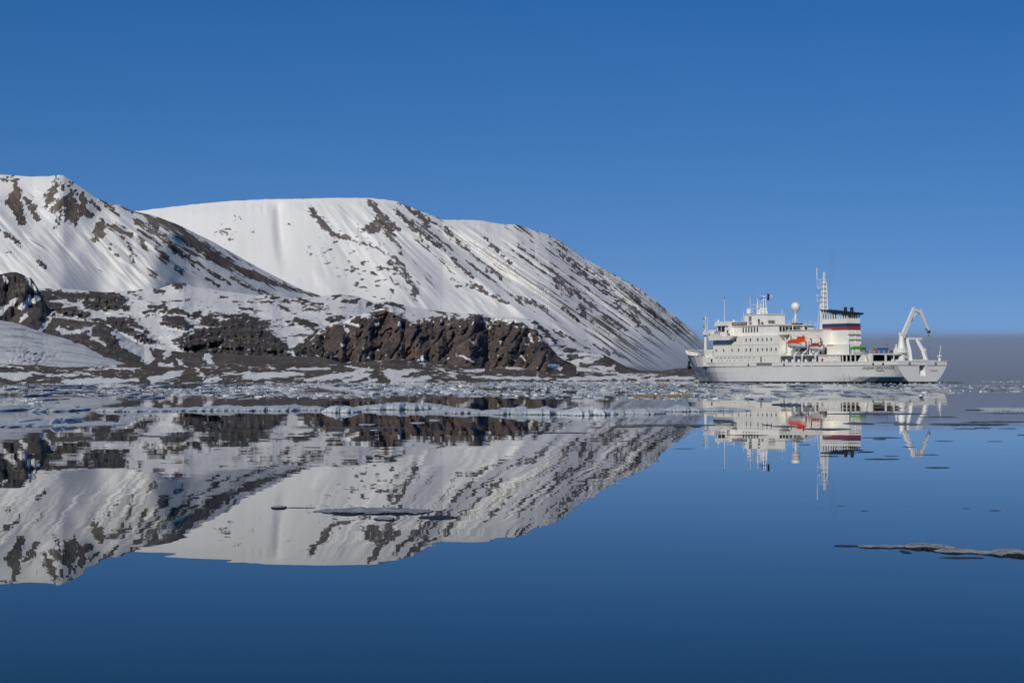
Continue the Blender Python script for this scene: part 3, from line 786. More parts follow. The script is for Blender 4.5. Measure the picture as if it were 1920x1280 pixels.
# fairleads and mooring openings in the bulwark
for x in (70.3, 52.3, 10.6, 6.2):
    b = MB(); b.prism([(x - 0.42, 5.1), (x + 0.42, 5.1), (x + 0.2, 5.75), (x - 0.2, 5.75)], hb(x, 5) - 0.02, hb(x, 5) + 0.06)
    b.build("fairlead", W['dark'], ship)
for y in (4.7, -4.9):
    b = MB(); b.tube([(-0.08, y, 5.45), (0.03, y, 5.45)], 0.42, 12)
    o = b.build("mooring_pipe", W['dark'], ship)
    b = MB(); b.tube([(-0.12, y, 5.45), (-0.08, y, 5.45)], 0.17, 10); b.build("pipe_plug", W['bright'], o)
# accommodation ladder stowed in the bulwark
b = MB(); b.box(58.3, 65.9, 9.08, 9.2, 5.15, 6.05)
for k in range(9): b.box(58.6 + k * 0.85, 59.1 + k * 0.85, 9.2, 9.26, 5.25, 5.95, 1)
b.build("boarding_ladder", [W['grey'], W['strake']], ship)
# draught rope marks near the stern
for x in (23.5, 21.0):
    b = MB(); b.beam((x, 9.13, 0.3), (x + 0.6, 9.13, 2.6), 0.09, 0.09); b.build("hanging_rope", W['strake'], ship)
# anchor
an = MB()
an.box(112.2, 112.9, 1.55, 1.95, 5.3, 7.0); an.tube([(112.9, 0.7, 5.0), (112.4, 1.75, 4.7), (111.9, 2.7, 5.2)], [0.35, 0.5, 0.35], 8)
an.build("anchor", W['black'], ship)

# ---- lettering
def letters(name, text, size, wide, mat, place, parent, thick=0.0):
    cu = bpy.data.curves.new(name, 'FONT')
    cu.body = text; cu.size = size; cu.align_x = 'CENTER'; cu.align_y = 'CENTER'
    cu.offset = thick
    t = bpy.data.objects.new(name + "_src", cu)
    COL.objects.link(t)
    dg = bpy.context.evaluated_depsgraph_get()
    me = bpy.data.meshes.new_from_object(t.evaluated_get(dg))
    bpy.data.objects.remove(t)
    co = np.zeros(len(me.vertices) * 3); me.vertices.foreach_get("co", co); co = co.reshape(-1, 3)
    co[:, 0] *= wide / (co[:, 0].max() - co[:, 0].min())
    co[:, 0] -= (co[:, 0].max() + co[:, 0].min()) / 2
    out = np.array([place(a, bb) for a, bb, _ in co])
    me.vertices.foreach_set("co", out.reshape(-1)); me.update()
    me.materials.clear()
    return link(name, me, mat, parent)
def on_side(xc, zc):
    return lambda a, bb: (xc - a, hb(xc - a, zc + bb) + 0.10, zc + bb)
letters("ship_name", "АКАДЕМИК СЕРГЕЙ ВАВИЛОВ", 1.0, 13.8, W['ink'], on_side(8.5, 4.15), ship, 0.012)
letters("home_port", "КАЛИНИНГРАД", 0.62, 3.5, W['ink'], on_side(7.7, 3.40), ship, 0.006)
letters("stern_number", "IMO 8507729", 0.55, 2.7, W['ink'], lambda a, bb: (-0.03, -4.4 - a, 3.4 + bb), ship, 0.006)

# ---- superstructure
def window(parent, x, y, z, w, h, face='port', frame=True):
    b = MB()
    if face == 'port':
        b.box(x - w / 2, x + w / 2, y - 0.02, y + 0.03, z - h / 2, z + h / 2)
    else:
        b.box(x - 0.03, x + 0.02, y - w / 2, y + w / 2, z - h / 2, z + h / 2)
    o = b.build("window", W['glass'], parent)
    if frame:
        f = MB(); t = 0.07
        for a0, a1, c0, c1 in ((-w / 2 - t, w / 2 + t, h / 2, h / 2 + t), (-w / 2 - t, w / 2 + t, -h / 2 - t, -h / 2), (-w / 2 - t, -w / 2, -h / 2, h / 2), (w / 2, w / 2 + t, -h / 2, h / 2)):
            if face == 'port': f.box(x + a0, x + a1, y - 0.02, y + 0.06, z + c0, z + c1)
            else: f.box(x - 0.06, x + 0.02, y + a0, y + a1, z + c0, z + c1)
        f.build("frame", W['white'], o)
    return o

def railing(parent, pts, h=1.05, mid=2, step=1.8, r=0.035):
    b = MB()
    for i in range(len(pts) - 1):
        p, q = Vector(pts[i]), Vector(pts[i + 1])
        n = max(1, int((q - p).length / step))
        for k in range(n + 1):
            c = p.lerp(q, k / n); b.beam(c, c + Vector((0, 0, h)), r * 2, r * 2)
        for m in range(1, mid + 2):
            dz = Vector((0, 0, h * m / (mid + 1))); b.beam(p + dz, q + dz, r * 1.6, r * 1.6)
    return b.build("railing", W['bright'], parent)

def block(name, x0, x1, y0, y1, z0, z1, mat='white', parent=None):
    return MB().box(x0, x1, y0, y1, z0, z1).build(name, W[mat], parent or ship)

# forward accommodation block
acc = block("accommodation", 55.5, 89.6, -8.55, 8.55, 5.03, 14.45)
for z in (8.35, 11.7):
    b = MB(); b.box(55.4, 89.7, 8.5, 8.66, z - 0.07, z + 0.07); b.build("deck_edge", W['white'], acc)
for x in (87.9, 83.9, 79.4, 76.0, 72.1, 69.9, 66.1, 63.7, 61.5, 59.3, 56.9):
    window(acc, x, 8.55, 10.1, 0.72, 0.9)
for x in (87.2, 81.9, 79.8, 77.5, 72.1, 69.9, 66.1, 63.7, 61.5, 59.3):
    window(acc, x, 8.55, 13.15, 0.72, 0.9)
for k in range(10):
    x = 87.6 - k * 2.15
    b = MB(); b.box(x - 0.7, x + 0.7, 8.53, 8.60, 7.62, 7.80); b.build("vent_slot", W['strake'], acc)
for k in range(12):
    x = 86.8 - k * 2.2 + 0.4 * math.sin(k * 2.3)
    b = MB(); b.box(x - 0.35, x + 0.35, 8.53, 8.60, 6.75, 6.95); b.build("vent_slot", W['grey'], acc)
for k in range(24):
    x = 56.6 + k * 1.42
    b = MB(); b.box(x - 0.04, x + 0.04, 8.53, 8.60, 8.45, 14.3); b.build("panel_seam", W['bright'], acc)
b = MB(); b.box(64.3, 64.8, 8.53, 8.6, 6.2, 7.9); b.build("door", W['dark'], acc)
for y in (5, 2, -1, -4):
    window(acc, 55.5, y, 10.1, 0.7, 0.8, 'aft'); window(acc, 55.5, y, 13.1, 0.7, 0.8, 'aft')

# forecastle house and gear
fh = block("forecastle_house", 90.0, 95.4, -7.6, 7.6, 8.02, 10.45)
b = MB(); b.box(90.2, 91.1, 7.58, 7.66, 8.3, 10.1); b.build("door", W['dark'], fh)
b = MB(); b.box(90.3, 91.0, 8.38, 8.46, 5.3, 7.4); b.build("door", W['dark'], fh)
b = MB(); b.box(89.62, 95.4, -8.2, 8.35, 5.1, 8.02); b.build("lower_wall", W['white'], fh)
b = MB(); b.beam((95.6, 7.9, 8.3), (94.2, 8.35, 5.6), 0.25, 0.12); b.build("buttress", W['bright'], fh)
for x, y, l, h in ((97, 4.5, 1.6, 1.3), (101, 3.0, 2.2, 1.6), (104.5, 2.0, 1.4, 1.3), (108, 0.8, 1.6, 1.1)):
    b = MB(); b.tube([(x, y - 0.7, 8.0 + h * 0.55), (x, y + 0.7, 8.0 + h * 0.55)], h * 0.45, 10); b.box(x - l / 2, x + l / 2, y - 0.5, y + 0.5, 8.0, 8.0 + h * 0.5)
    b.build("winch", W['grey' if x != 97 else 'dark'], ship)
fpts = [(95.6, 7.55, 8.45), (98, 7.4, 8.5), (102, 6.85, 8.55), (106, 5.7, 8.65), (110, 4.1, 8.9)]
railing(ship, fpts, 1.7, 2, 1.4, 0.06)
b = MB()
for i in range(len(fpts) - 1): b.beam(Vector(fpts[i]) + Vector((0, 0, 1.8)), Vector(fpts[i + 1]) + Vector((0, 0, 1.65)), 0.25, 0.22)
b.build("breakwater_rail", W['white'], ship)
# foremast
fm = MB()
fm.tube([(105.8, 0, 8), (105.8, 0, 15.3), (105.8, 0, 21.3)], [0.55, 0.42, 0.22], 8)
fmo = fm.build("foremast", W['bright'], ship)
b = MB(); b.box(105.0, 106.6, -1.0, 1.0, 15.3, 15.45); b.box(105.2, 106.4, -0.6, 0.6, 15.45, 16.6); b.build("platform", W['bright'], fmo)
b = MB(); b.beam((105.8, -1.6, 19.7), (105.8, 1.2, 19.7), 0.12, 0.12); b.build("yard", W['bright'], fmo)
for dy in (-0.5, 0.5):
    b = MB(); b.beam((105.4, dy, 16.6), (105.4, dy, 20.8), 0.10, 0.10); b.build("ladder_rail", W['bright'], fmo)
for z in (15.1, 17.8, 20.4):
    b = MB(); b.box(105.5, 106.0, 0.45, 0.9, z, z + 0.45); b.build("lamp", W['strake'], fmo)

# bridge wings, wheelhouse and the long upper house
wing = MB()
wing.prism([(89.6, 14.30), (76.5, 14.30), (78.6, 13.2), (89.4, 13.2)], 8.57, 10.4)
wing.box(76.5, 89.7, -10.4, 10.42, 14.31, 14.55)
wo = wing.build("bridge_wing", W['white'], ship)
b = MB(); b.box(88.6, 89.6, 8.3, 10.4, 14.55, 16.55); b.box(84.0, 89.6, 10.32, 10.42, 14.55, 15.15); b.build("wing_bulwark", W['hull'], wo)
b = MB(); b.box(83.9, 89.7, 10.3, 10.46, 15.15, 15.25); b.build("wing_capping", W['bright'], wo)
b = MB(); b.box(89.58, 89.66, 9.3, 10.2, 14.9, 15.5); b.build("wing_opening", W['dark'], wo)
b = MB(); b.box(88.8, 89.3, 10.38, 10.46, 14.8, 15.3); b.build("wing_light", W['dark'], wo)
b = MB(); b.box(78.6, 78.95, 10.0, 10.35, 14.55, 15.2); b.build("bollard", W['dark'], wo)
railing(wo, [(84.2, 10.35, 14.55), (77, 10.35, 14.55), (77, 8.6, 14.55)], 1.0)

wh = block("wheelhouse", 81.5, 88.0, -8.2, 8.2, 14.56, 17.75)
b = MB(); b.prism([(88.9, 17.75), (81.8, 17.75), (81.8, 19.1), (88.0, 19.1)], -8.8, 8.8); b.build("wheelhouse_roof", W['white'], wh)
b = MB(); b.box(83.9, 87.4, 8.18, 8.26, 15.9, 17.65); b.build("window", W['glass'], wh)
b = MB(); b.box(85.5, 85.7, 8.2, 8.32, 15.9, 17.65); b.build("mullion", W['white'], wh)
b = MB(); b.box(82.0, 82.7, 8.18, 8.26, 14.6, 16.4); b.build("door", W['brown'], wh)
for k in range(9):
    y = -7.2 + k * 1.8
    b = MB(); b.box(87.98, 88.06, y - 0.7, y + 0.7, 16.0, 17.4); b.build("window", W['glass'], wh)

up = block("upper_house", 58.0, 81.5, -6.7, 6.9, 14.46, 17.45)
b = MB(); b.box(57.4, 82.0, -7.2, 7.3, 17.46, 17.75); upr = b.build("upper_roof", W['white'], up)
for k in range(6):
    x = 75.9 - k * 1.46
    window(up, x, 6.9, 16.25, 0.62, 1.55, 'port', False)
for k, y in enumerate((6.1, 4.9, 3.75, 1.95, 0.75, -3.6)):
    window(up, 58.0, y, 16.2, 0.92, 1.5, 'aft')
b = MB(); b.box(57.97, 58.03, 2.4, 3.2, 14.6, 16.6); b.build("door", W['bright'], up)
# terrace behind the upper house
ter = block("terrace_deck", 53.8, 58.0, -8.5, 8.5, 14.3, 14.44, 'deck')
railing(ter, [(58.0, 8.4, 14.44), (54.0, 8.4, 14.44), (54.0, -8.4, 14.44)], 1.05)
railing(upr, [(81.8, 7.2, 17.75), (57.6, 7.2, 17.75), (57.6, -7.0, 17.75)], 1.0, 1)
# name board
nb = MB(); nb.box(73.4, 81.2, 7.32, 7.40, 17.75, 18.75); nbo = nb.build("name_board", W['brown'], ship)
letters("board_lettering", "AKADEMIK SERGEY VAVILOV", 0.62, 7.0, W['bright'], lambda a, bb: (77.3 - a, 7.42, 18.25 + bb), nbo, 0.01)
b = MB(); b.box(73.2, 81.4, 7.0, 7.3, 18.75, 18.95); b.build("board_capping", W['bright'], nbo)

# compass-deck house with radar mast
ch = block("compass_house", 68.2, 79.0, -3.4, 4.2, 17.76, 21.0)
b = MB(); b.box(67.9, 79.3, -3.6, 4.4, 21.0, 21.15); b.build("house_roof", W['white'], ch)
for z0, z1 in ((17.9, 18.9), (19.1, 20.6)):
    b = MB(); b.box(75.2, 76.6, 4.18, 4.27, z0, z1); b.build("louvre", W['strake'], ch)
for x in (71.2, 69.6):
    b = MB(); b.box(x - 0.5, x + 0.5, 4.18, 4.28, 17.85, 18.7); b.build("locker", W['dark'], ch)
b = MB(); b.box(68.13, 68.22, 0.5, 3.0, 18.2, 19.2); b.build("locker", W['brown'], ch)
b = MB(); b.tube([(70.8, 4.6, 17.8), (70.9, 4.7, 19.6)], 0.28, 8); b.build("search_light", W['dark'], ch)
sd = MB(); sd.tube([(78.3, 3, 21.1), (78.3, 3, 21.6)], 0.25, 8); sd.tube([(78.3, 3, 21.6), (78.3, 3, 22.7), (78.3, 3, 22.95)], [0.78, 0.78, 0.5], 14); sd.build("satellite_dome", W['bright'], ship, False)
b = MB(); b.tube([(79.3, 1, 21.1), (79.3, 1, 23.1)], 0.12, 6); b.beam((78.9, 3.1, 23.2), (79.7, -1.1, 23.2), 0.22, 0.22); b.build("radar_scanner", W['bright'], ship)
mm = MB()
for dx, dy in ((-0.9, -0.8), (0.9, -0.8), (-0.9, 0.8), (0.9, 0.8)):
    mm.beam((73.6 + dx, 0.8 + dy, 21.1), (73.6 + dx * 0.35, 0.8 + dy * 0.35, 26.9), 0.2, 0.2)
for k in range(7):
    s = 1 - 0.65 * k / 7; z = 21.6 + k * 0.78
    mm.box(73.6 - 0.9 * s, 73.6 + 0.9 * s, 0.8 - 0.8 * s, 0.8 + 0.8 * s, z, z + 0.12)
mm.box(72.9, 74.3, 0.1, 1.5, 21.1, 23.3)
mmo = mm.build("radar_mast", W['bright'], ship)
b = MB(); b.box(73.0, 74.2, -0.5, 2.1, 26.3, 26.42); b.box(73.2, 74.0, -0.1, 1.5, 24.9, 25.0); b.build("platform", W['strake'], mmo)
b = MB(); b.beam((73.6, 2.6, 26.9), (73.6, -2.6, 26.9), 0.12, 0.12); b.tube([(73.6, -2.4, 26.7), (73.6, -2.4, 27.4)], 0.12, 6); b.build("yard", W['bright'], mmo)
b = MB(); b.box(73.3, 73.7, -1.2, -0.7, 25.6, 27.6); b.build("signal_lamp", W['black'], mmo)
b = MB(); b.tube([(75.6, 1.6, 21.1), (75.6, 1.6, 23.4)], [0.3, 0.2], 6); b.tube([(75.6, 1.6, 23.4), (75.6, 1.6, 24.0)], 0.4, 8); b.beam((75.3, 4.0, 24.15), (75.9, -0.8, 24.15), 0.2, 0.2); b.tube([(75.6, 1.6, 24.2), (75.6, 1.6, 26.3)], [0.22, 0.08], 6)
b.build("radar_scanner", W['bright'], ship)
b = MB(); b.tube([(72.4, 3.2, 21.1), (72.4, 3.2, 22.2)], 0.45, 10); b.ball((72.4, 3.2, 22.2), 0.45, 10); b.build("satellite_dome", W['bright'], ship)
for x, y, z0, z1, r in ((87.4, 5.8, 19.1, 26.9, 0.06), (79.5, -2, 21.1, 25.8, 0.04), (76.8, 3.6, 21.1, 26.7, 0.05), (82.5, 2, 19.1, 22.4, 0.04), (80.9, 3.8, 17.8, 20.6, 0.05), (68.5, -2.5, 21.1, 22.8, 0.05), (63.2, 3, 17.8, 20.2, 0.04), (60, 0, 17.8, 19.6, 0.04), (52, -5, 15.6, 18.0, 0.04), (50, -3, 15.6, 17.6, 0.04)):
    b = MB(); b.tube([(x, y, z0), (x, y, z1)], [r * 1.6, r], 5); b.build("whip_aerial", W['bright'], ship)
b = MB(); b.tube([(87.4, 5.8, 26.4), (87.4, 5.8, 27.0)], 0.16, 6); b.build("aerial_tip", W['strake'], ship)
for x, y in ((87.9, 7.8), (83.5, 5), (81.8, 6.2)):
    b = MB(); b.ball((x, y, 19.4 if x > 82 else 19.1), 0.4, 10, 0, 0.8); b.tube([(x, y, 18.6), (x, y, 19.3)], 0.12, 6); b.build("satellite_dome", W['bright'], ship)

# radome on its pylon
rd = MB()
rd.ball((55.6, 2.2, 23.0), 1.42, 20)
rdo = rd.build("radome", W['bright'], ship, True)
b = MB(); b.tube([(55.6, 2.2, 21.75), (55.6, 2.2, 21.0)], [0.95, 0.35], 12); b.build("radome_neck", W['bright'], rdo)
b = MB(); b.tube([(55.6, 2.2, 21.1), (55.6, 2.2, 17.7)], [0.3, 0.36], 10)
for dx, dy in ((1.1, 0.6), (-0.9, 0.9), (0, -1.3)): b.beam((55.6, 2.2, 20.6), (55.6 + dx, 2.2 + dy, 17.7), 0.12, 0.12)
b.build("pylon", W['bright'], rdo)
b = MB(); b.box(54.2, 57.2, 0.0, 4.4, 17.45, 17.62); b.beam((54.4, 0.2, 17.45), (54.4, 0.2, 14.4), 0.2, 0.2); b.beam((54.4, 4.2, 17.45), (54.4, 4.2, 14.4), 0.2, 0.2); pfo = b.build("radome_platform", W['white'], ship)
b = MB(); b.box(54.4, 55.2, 0.3, 4.0, 17.62, 18.05); b.build("dark_gear", W['dark'], pfo)
# stairs behind the upper house
b = MB(); b.beam((57.2, 4.6, 14.5), (54.6, 1.2, 17.5), 0.7, 0.18); b.build("stair", W['grey'], ter)

# after house between the block and the funnel
ah = block("after_house", 38.0, 55.45, -5.6, 5.6, 5.03, 15.7)
b = MB(); b.box(37.8, 55.45, -5.9, 5.9, 15.7, 15.85); b.build("house_roof", W['white'], ah)
b = MB(); b.prism([(38.2, 15.2), (44, 15.2), (44, 15.55), (38.2, 15.4)], 5.6, 5.75); b.build("pipe_duct", W['white'], ah)
for x in (40, 43.5, 47, 50.5):
    window(ah, x, 5.6, 9.4, 0.8, 1.2, 'port', False)
for x in (36.6, 39.2):
    b = MB(); b.box(x - 0.35, x + 0.35, 5.58, 5.66, 8.4, 10.4); b.build("door", W['dark'], ah)
b = MB(); b.box(44.5, 49.5, 5.62, 5.8, 8.5, 10.3); b.build("purple_awning", W['lens'], ah)
# boat deck slab running aft with open sides under it
bd = MB(); bd.box(15.8, 55.4, -8.7, 8.75, 8.02, 8.24)
bdo = bd.build("boat_deck", W['white'], ship)
railing(bdo, [(36, 8.6, 8.24), (55, 8.6, 8.24)], 1.0, 2)
ih = block("inner_house", 14.2, 55.4, -5.2, 5.2, 5.03, 8.0, 'dark')  # walls coloured near black to paint in the shade under the boat deck
sw = block("side_screen", 26.2, 36.5, 8.3, 8.5, 5.1, 8.0)
b = MB(); b.box(34.2, 34.9, 8.5, 8.6, 6.2, 7.2); b.build("fire_box", W['red'], sw)
for x in (31.8, 28.6):
    b = MB()
    pts = [(x + 0.55 * math.cos(t), 8.6, 6.9 + 0.55 * math.sin(t)) for t in np.linspace(0, 2 * math.pi, 14)]
    b.tube(pts, 0.13, 6, 0, False); b.build("life_ring", W['bright'], sw)
ww = block("work_house", 36.6, 55.4, 5.3, 6.6, 5.03, 8.0)
for x in (39, 42.5, 46, 49, 52):
    b = MB(); b.box(x - 0.6, x + 0.6, 6.58, 6.66, 6.1, 7.4); b.build("locker", W['grey'], ww)
    b = MB(); b.tube([(x + 1.4, 7.3, 5.1), (x + 1.4, 7.3, 6.7)], 0.45, 10); b.ball((x + 1.4, 7.3, 6.7), 0.45, 10); b.build("raft_canister", W['bright'], ship)
for x in (25.2, 23.4, 21.5, 19.4):
    b = MB(); b.box(x - 0.14, x + 0.14, 8.3, 8.6, 5.05, 8.02); b.build("stanchion", W['bright'], bdo)
b = MB(); b.prism([(15.0, 5.1), (19.2, 5.1), (16.6, 8.02), (15.0, 8.02)], 8.3, 8.55); b.build("side_gusset", W['white'], bdo)

# funnel
FX0, FX1, FY = 30.6, 42.6, 2.45
fn = MB()
fn.prism([(FX0 - 0.5, 8.2), (FX1, 8.2), (FX1, 18.9), (FX0, 18.9)], -FY, FY)
fno = fn.build("funnel", W['white'], ship)
casing = block("engine_casing", 28.5, 38.0, -0.6, 5.3, 8.25, 11.3)
b = MB(); b.box(33.5, 36.5, 5.28, 5.36, 10.9, 11.15); b.build("louvre", W['strake'], casing)
b = MB(); b.box(37.0, 37.7, 5.28, 5.36, 8.4, 10.6); b.build("door", W['grey'], casing)
for z0, z1, mt in ((16.55, 17.5, 'blue'), (15.55, 16.55, 'red')):
    b = MB(); b.box(FX0 - (0.16 if mt == 'blue' else 0.24), FX1 - 0.35, -FY - 0.03, FY + 0.03, z0, z1 - 0.004); b.build("stripe", W[mt], fno)
# open grille under the funnel cap
for k in range(11):
    x = FX0 + 0.15 + k * (FX1 - FX0 - 0.3) / 10
    zt = 19.95 + (x - FX0) / (FX1 - FX0) * 1.45
    for y in (FY - 0.12, -FY + 0.12):
        b = MB(); b.box(x - 0.19, x + 0.19, y - 0.12, y + 0.12, 18.9, zt + 0.1); b.build("grille_fin", W['bright'], fno)
for k in range(1, 6):
    y = -FY + k * 2 * FY / 6
    b = MB(); b.box(FX0 + 0.03, FX0 + 0.27, y - 0.12, y + 0.12, 18.9, 20.0); b.build("grille_fin", W['bright'], fno)
b = MB(); b.box(FX0 + 2.0, FX0 + 4.2, -0.6, 0.6, 18.9, 20.6); b.box(FX1 - 3.6, FX1 - 2.0, -0.6, 0.6, 18.9, 21.0)
b.build("exhaust_trunk", W['dark'], fno)
cap = MB(); cap.prism([(FX0 - 1.0, 20.2), (FX0 - 1.3, 20.55), (FX1 + 0.2, 21.85), (FX1 + 0.2, 21.5), (FX0 + 0.3, 20.0)], -FY - 0.5, FY + 0.5)
cap.build("funnel_cap", W['black'], fno)
for x, y, r, h in ((40.2, 1.0, 0.42, 0.5), (38.2, 1.0, 0.42, 0.5), (34.0, 0.3, 0.5, 1.7), (32.5, -0.9, 0.5, 1.8)):
    zb = 20.3 + (x - FX0) / (FX1 - FX0) * 1.3
    b = MB(); b.tube([(x, y, zb), (x, y, zb + h)], r, 12); b.build("exhaust_pipe", W['black'], fno)
for z in (14.2, 12.7, 11.2):
    for y in (1.25, -1.25):
        b = MB(); b.box(FX0 - 0.62, FX0 - 0.2, y - 0.95, y + 0.95, z - 0.16, z + 0.06); b.build("louvre", W['strake'], fno)
        b = MB(); b.box(FX0 - 0.7, FX0 - 0.2, y - 1.05, y + 1.05, z + 0.06, z + 0.9); b.build("louvre_hood", W['white'], fno)
# main mast in front of the funnel
mn = MB()
for dx, dy in ((-0.9, -0.9), (0.9, -0.9), (-0.9, 0.9), (0.9, 0.9)):
    mn.beam((44.4 + dx, dy, 15.8), (44.4 + dx * 0.55, dy * 0.55, 30.0), 0.22, 0.22)
mn.beam((44.4, 0, 15.8), (44.4, 0, 33.2), 1.5, 1.3, 0, 0.5, 0.45)
for k in range(10): mn.box(43.7, 45.1, -0.75, 0.75, 17.5 + k * 1.35, 17.6 + k * 1.35)
mno = mn.build("main_mast", W['bright'], ship)
for z, y1 in ((31.0, 2.7), (28.3, 2.2), (26.0, 2.7), (24.6, 2.6)):
    b = MB(); b.beam((44.4, y1, z), (44.4, -0.8, z), 0.14, 0.14); b.tube([(44.4, y1, z - 0.3), (44.4, y1, z + 0.5)], 0.12, 6); b.build("yard", W['bright'], mno)
for y in (2.7, 1.9, 1.2):
    b = MB(); b.beam((44.4, y, 28.3), (44.4, y, 31.0), 0.09, 0.09); b.build("yard_stay", W['bright'], mno)
b = MB(); b.tube([(44.4, 2.75, 31.0), (44.4, 2.75, 34.3)], [0.10, 0.16], 6); b.build("whip_aerial", W['bright'], mno)
b = MB(); b.beam((46.5, 1.2, 15.8), (44.6, 0.9, 26.5), 0.14, 0.14); b.build("mast_stay", W['bright'], mno)
for z in (31.2, 29.4, 26.9): 
    b = MB(); b.box(44.5, 45.2, -0.75, -0.35, z, z + 0.5); b.build("lamp", W['strake'], mno)

# davits: four bent arms along the boat deck
for x in (54.6, 47.6, 43.8, 37.4):
    b = MB(); b.beam((x, 8.9, 6.1), (x, 8.9, 8.4), 0.34, 0.4); b.beam((x, 8.9, 8.3), (x, 6.9, 9.9), 0.30, 0.36); b.beam((x, 6.9, 9.8), (x, 6.6, 13.2), 0.26, 0.3); b.beam((x, 6.6, 13.1), (x, 8.4, 14.2), 0.24, 0.28)
    b.build("davit", W['bright'], ship)

# aft working deck
awd = MB(); awd.box(3.2, 14.0, 2.6, 7.9, 8.04, 8.34); awo = awd.build("working_deck", W['white'], ship)
b = MB(); b.box(12.6, 15.7, 7.5, 8.3, 5.1, 8.02); b.build("ladder_wall", W['white'], awo)
b = MB()
for dy in (0.0, 0.55): b.beam((15.0 - dy, 8.5, 8.3), (13.2 - dy, 8.5, 5.3), 0.09, 0.09)
for k in range(7): b.beam((14.8 - k * 0.27, 8.5, 8.0 - k * 0.42), (14.3 - k * 0.27, 8.5, 8.0 - k * 0.42), 0.06, 0.06)
b.build("ladder", W['grey'], awo)
for x, y in ((7.0, 7.7), (6.6, 7.7), (3.5, 7.5), (3.5, 3.0)):
    b = MB(); b.box(x - 0.12, x + 0.12, y - 0.12, y + 0.12, 5.05, 8.04); b.build("stanchion", W['bright'], awo)
railing(awo, [(14, 7.7, 8.34), (3.4, 7.7, 8.34), (3.4, 5.4, 8.34)], 0.9, 1)
wn2 = MB(); wn2.tube([(5.2, 6.2, 6.1), (5.2, 4.6, 6.1)], 0.7, 12); wn2.box(4.6, 5.8, 4.8, 6.0, 5.05, 6.0); wn2.tube([(5.2, 6.35, 6.1), (5.2, 6.25, 6.1)], 0.95, 12); wn2.build("winch", W['white'], ship)
for x in (9.5, 11.2):
    b = MB(); b.tube([(x, 6.9, 5.6), (x, 5.5, 5.6)], 0.6, 12); b.build("cable_drum", W['tarp' if x < 10 else 'dark'], ship)
hp = MB(); hp.box(3.9, 4.9, 5.6, 6.4, 8.34, 9.6); hp.tube([(4.2, 6.0, 9.6), (4.2, 6.0, 10.9)], 0.22, 8); hp.tube([(4.8, 5.8, 9.6), (4.8, 5.8, 10.2)], 0.2, 8); hp.build("hydraulic_post", W['bright'], ship)

# knuckle-boom crane
cr_x, cr_y = 4.2, 4.1
cr = MB(); cr.tube([(cr_x, cr_y, 5.03), (cr_x, cr_y, 8.5)], 1.0, 18); cro = cr.build("crane", W['bright'], ship, False)
b = MB(); b.tube([(cr_x, cr_y, 8.4), (cr_x, cr_y, 8.5), (cr_x, cr_y, 9.7), (cr_x, cr_y, 9.8)], [1.0, 1.6, 1.6, 1.2], 20); b.build("slewing_ring", W['bright'], cro)
b = MB()
for k in range(12):
    t = 2 * math.pi * k / 12; c, s_ = cr_x + 1.75 * math.cos(t), cr_y + 1.75 * math.sin(t)
    b.beam((c, s_, 8.5), (c, s_, 9.8), 0.06, 0.06)
    t2 = 2 * math.pi * (k + 1) / 12; b.beam((c, s_, 9.8), (cr_x + 1.75 * math.cos(t2), cr_y + 1.75 * math.sin(t2), 9.8), 0.06, 0.06)
b.build("platform_rail", W['bright'], cro)
b = MB(); b.tube([(cr_x, cr_y, 9.8), (cr_x, cr_y, 11.0), (cr_x, cr_y, 13.4)], [1.15, 0.95, 0.6], 12); b.box(cr_x - 0.6, cr_x + 0.6, cr_y - 0.5, cr_y + 0.5, 13.3, 14.3); b.build("crane_tower", W['bright'], cro)
p0, p1, p2, p3 = (cr_x, cr_y - 0.3, 12.9), (cr_x, -0.4, 20.9), (cr_x, -2.9, 20.2), (cr_x, -5.9, 14.8)
b = MB(); b.beam(p0, p1, 0.8, 1.35, 0, 0.7, 0.85); bo = b.build("main_boom", W['bright'], cro)
b = MB(); b.box(cr_x - 0.35, cr_x + 0.35, -0.75, -0.05, 20.6, 21.5); b.build("boom_head", W['bright'], bo)
b = MB(); b.beam(p1, p2, 0.6, 0.75); b.beam((cr_x, -2.6, 20.75), p3, 0.6, 1.05, 0, 0.5, 0.55); jo = b.build("jib", W['bright'], cro)
b = MB(); b.box(cr_x - 0.3, cr_x + 0.3, -6.35, -5.6, 14.2, 15.0); b.box(cr_x - 0.25, cr_x + 0.25, -5.4, -5.0, 15.1, 15.5); b.build("jib_head", W['slate'], jo)
b = MB(); b.tube([(cr_x, -6.0, 14.2), (cr_x, -6.0, 13.7)], 0.05, 5); b.ball((cr_x, -6.0, 13.5), 0.18, 8); b.build("hook", W['slate'], jo)
b = MB(); b.tube([(cr_x + 0.1, 1.5, 16.2), (cr_x + 0.1, -1.6, 19.9)], 0.16, 8); b.build("jib_cylinder", W['bright'], cro)
b = MB(); b.tube([(cr_x, cr_y - 0.9, 10.6), (cr_x, 2.1, 15.0)], 0.2, 8); b.build("boom_cylinder", W['grey'], cro)
for y in (3.4, 2.6):
    b = MB(); b.prism([(y - 0.35, 6.0), (y + 0.35, 6.0), (y + 0.12, 7.0), (y - 0.12, 7.0)], 3.0, 3.12, 0, 'x'); b.build("cone_marker", W['dark'], cro)
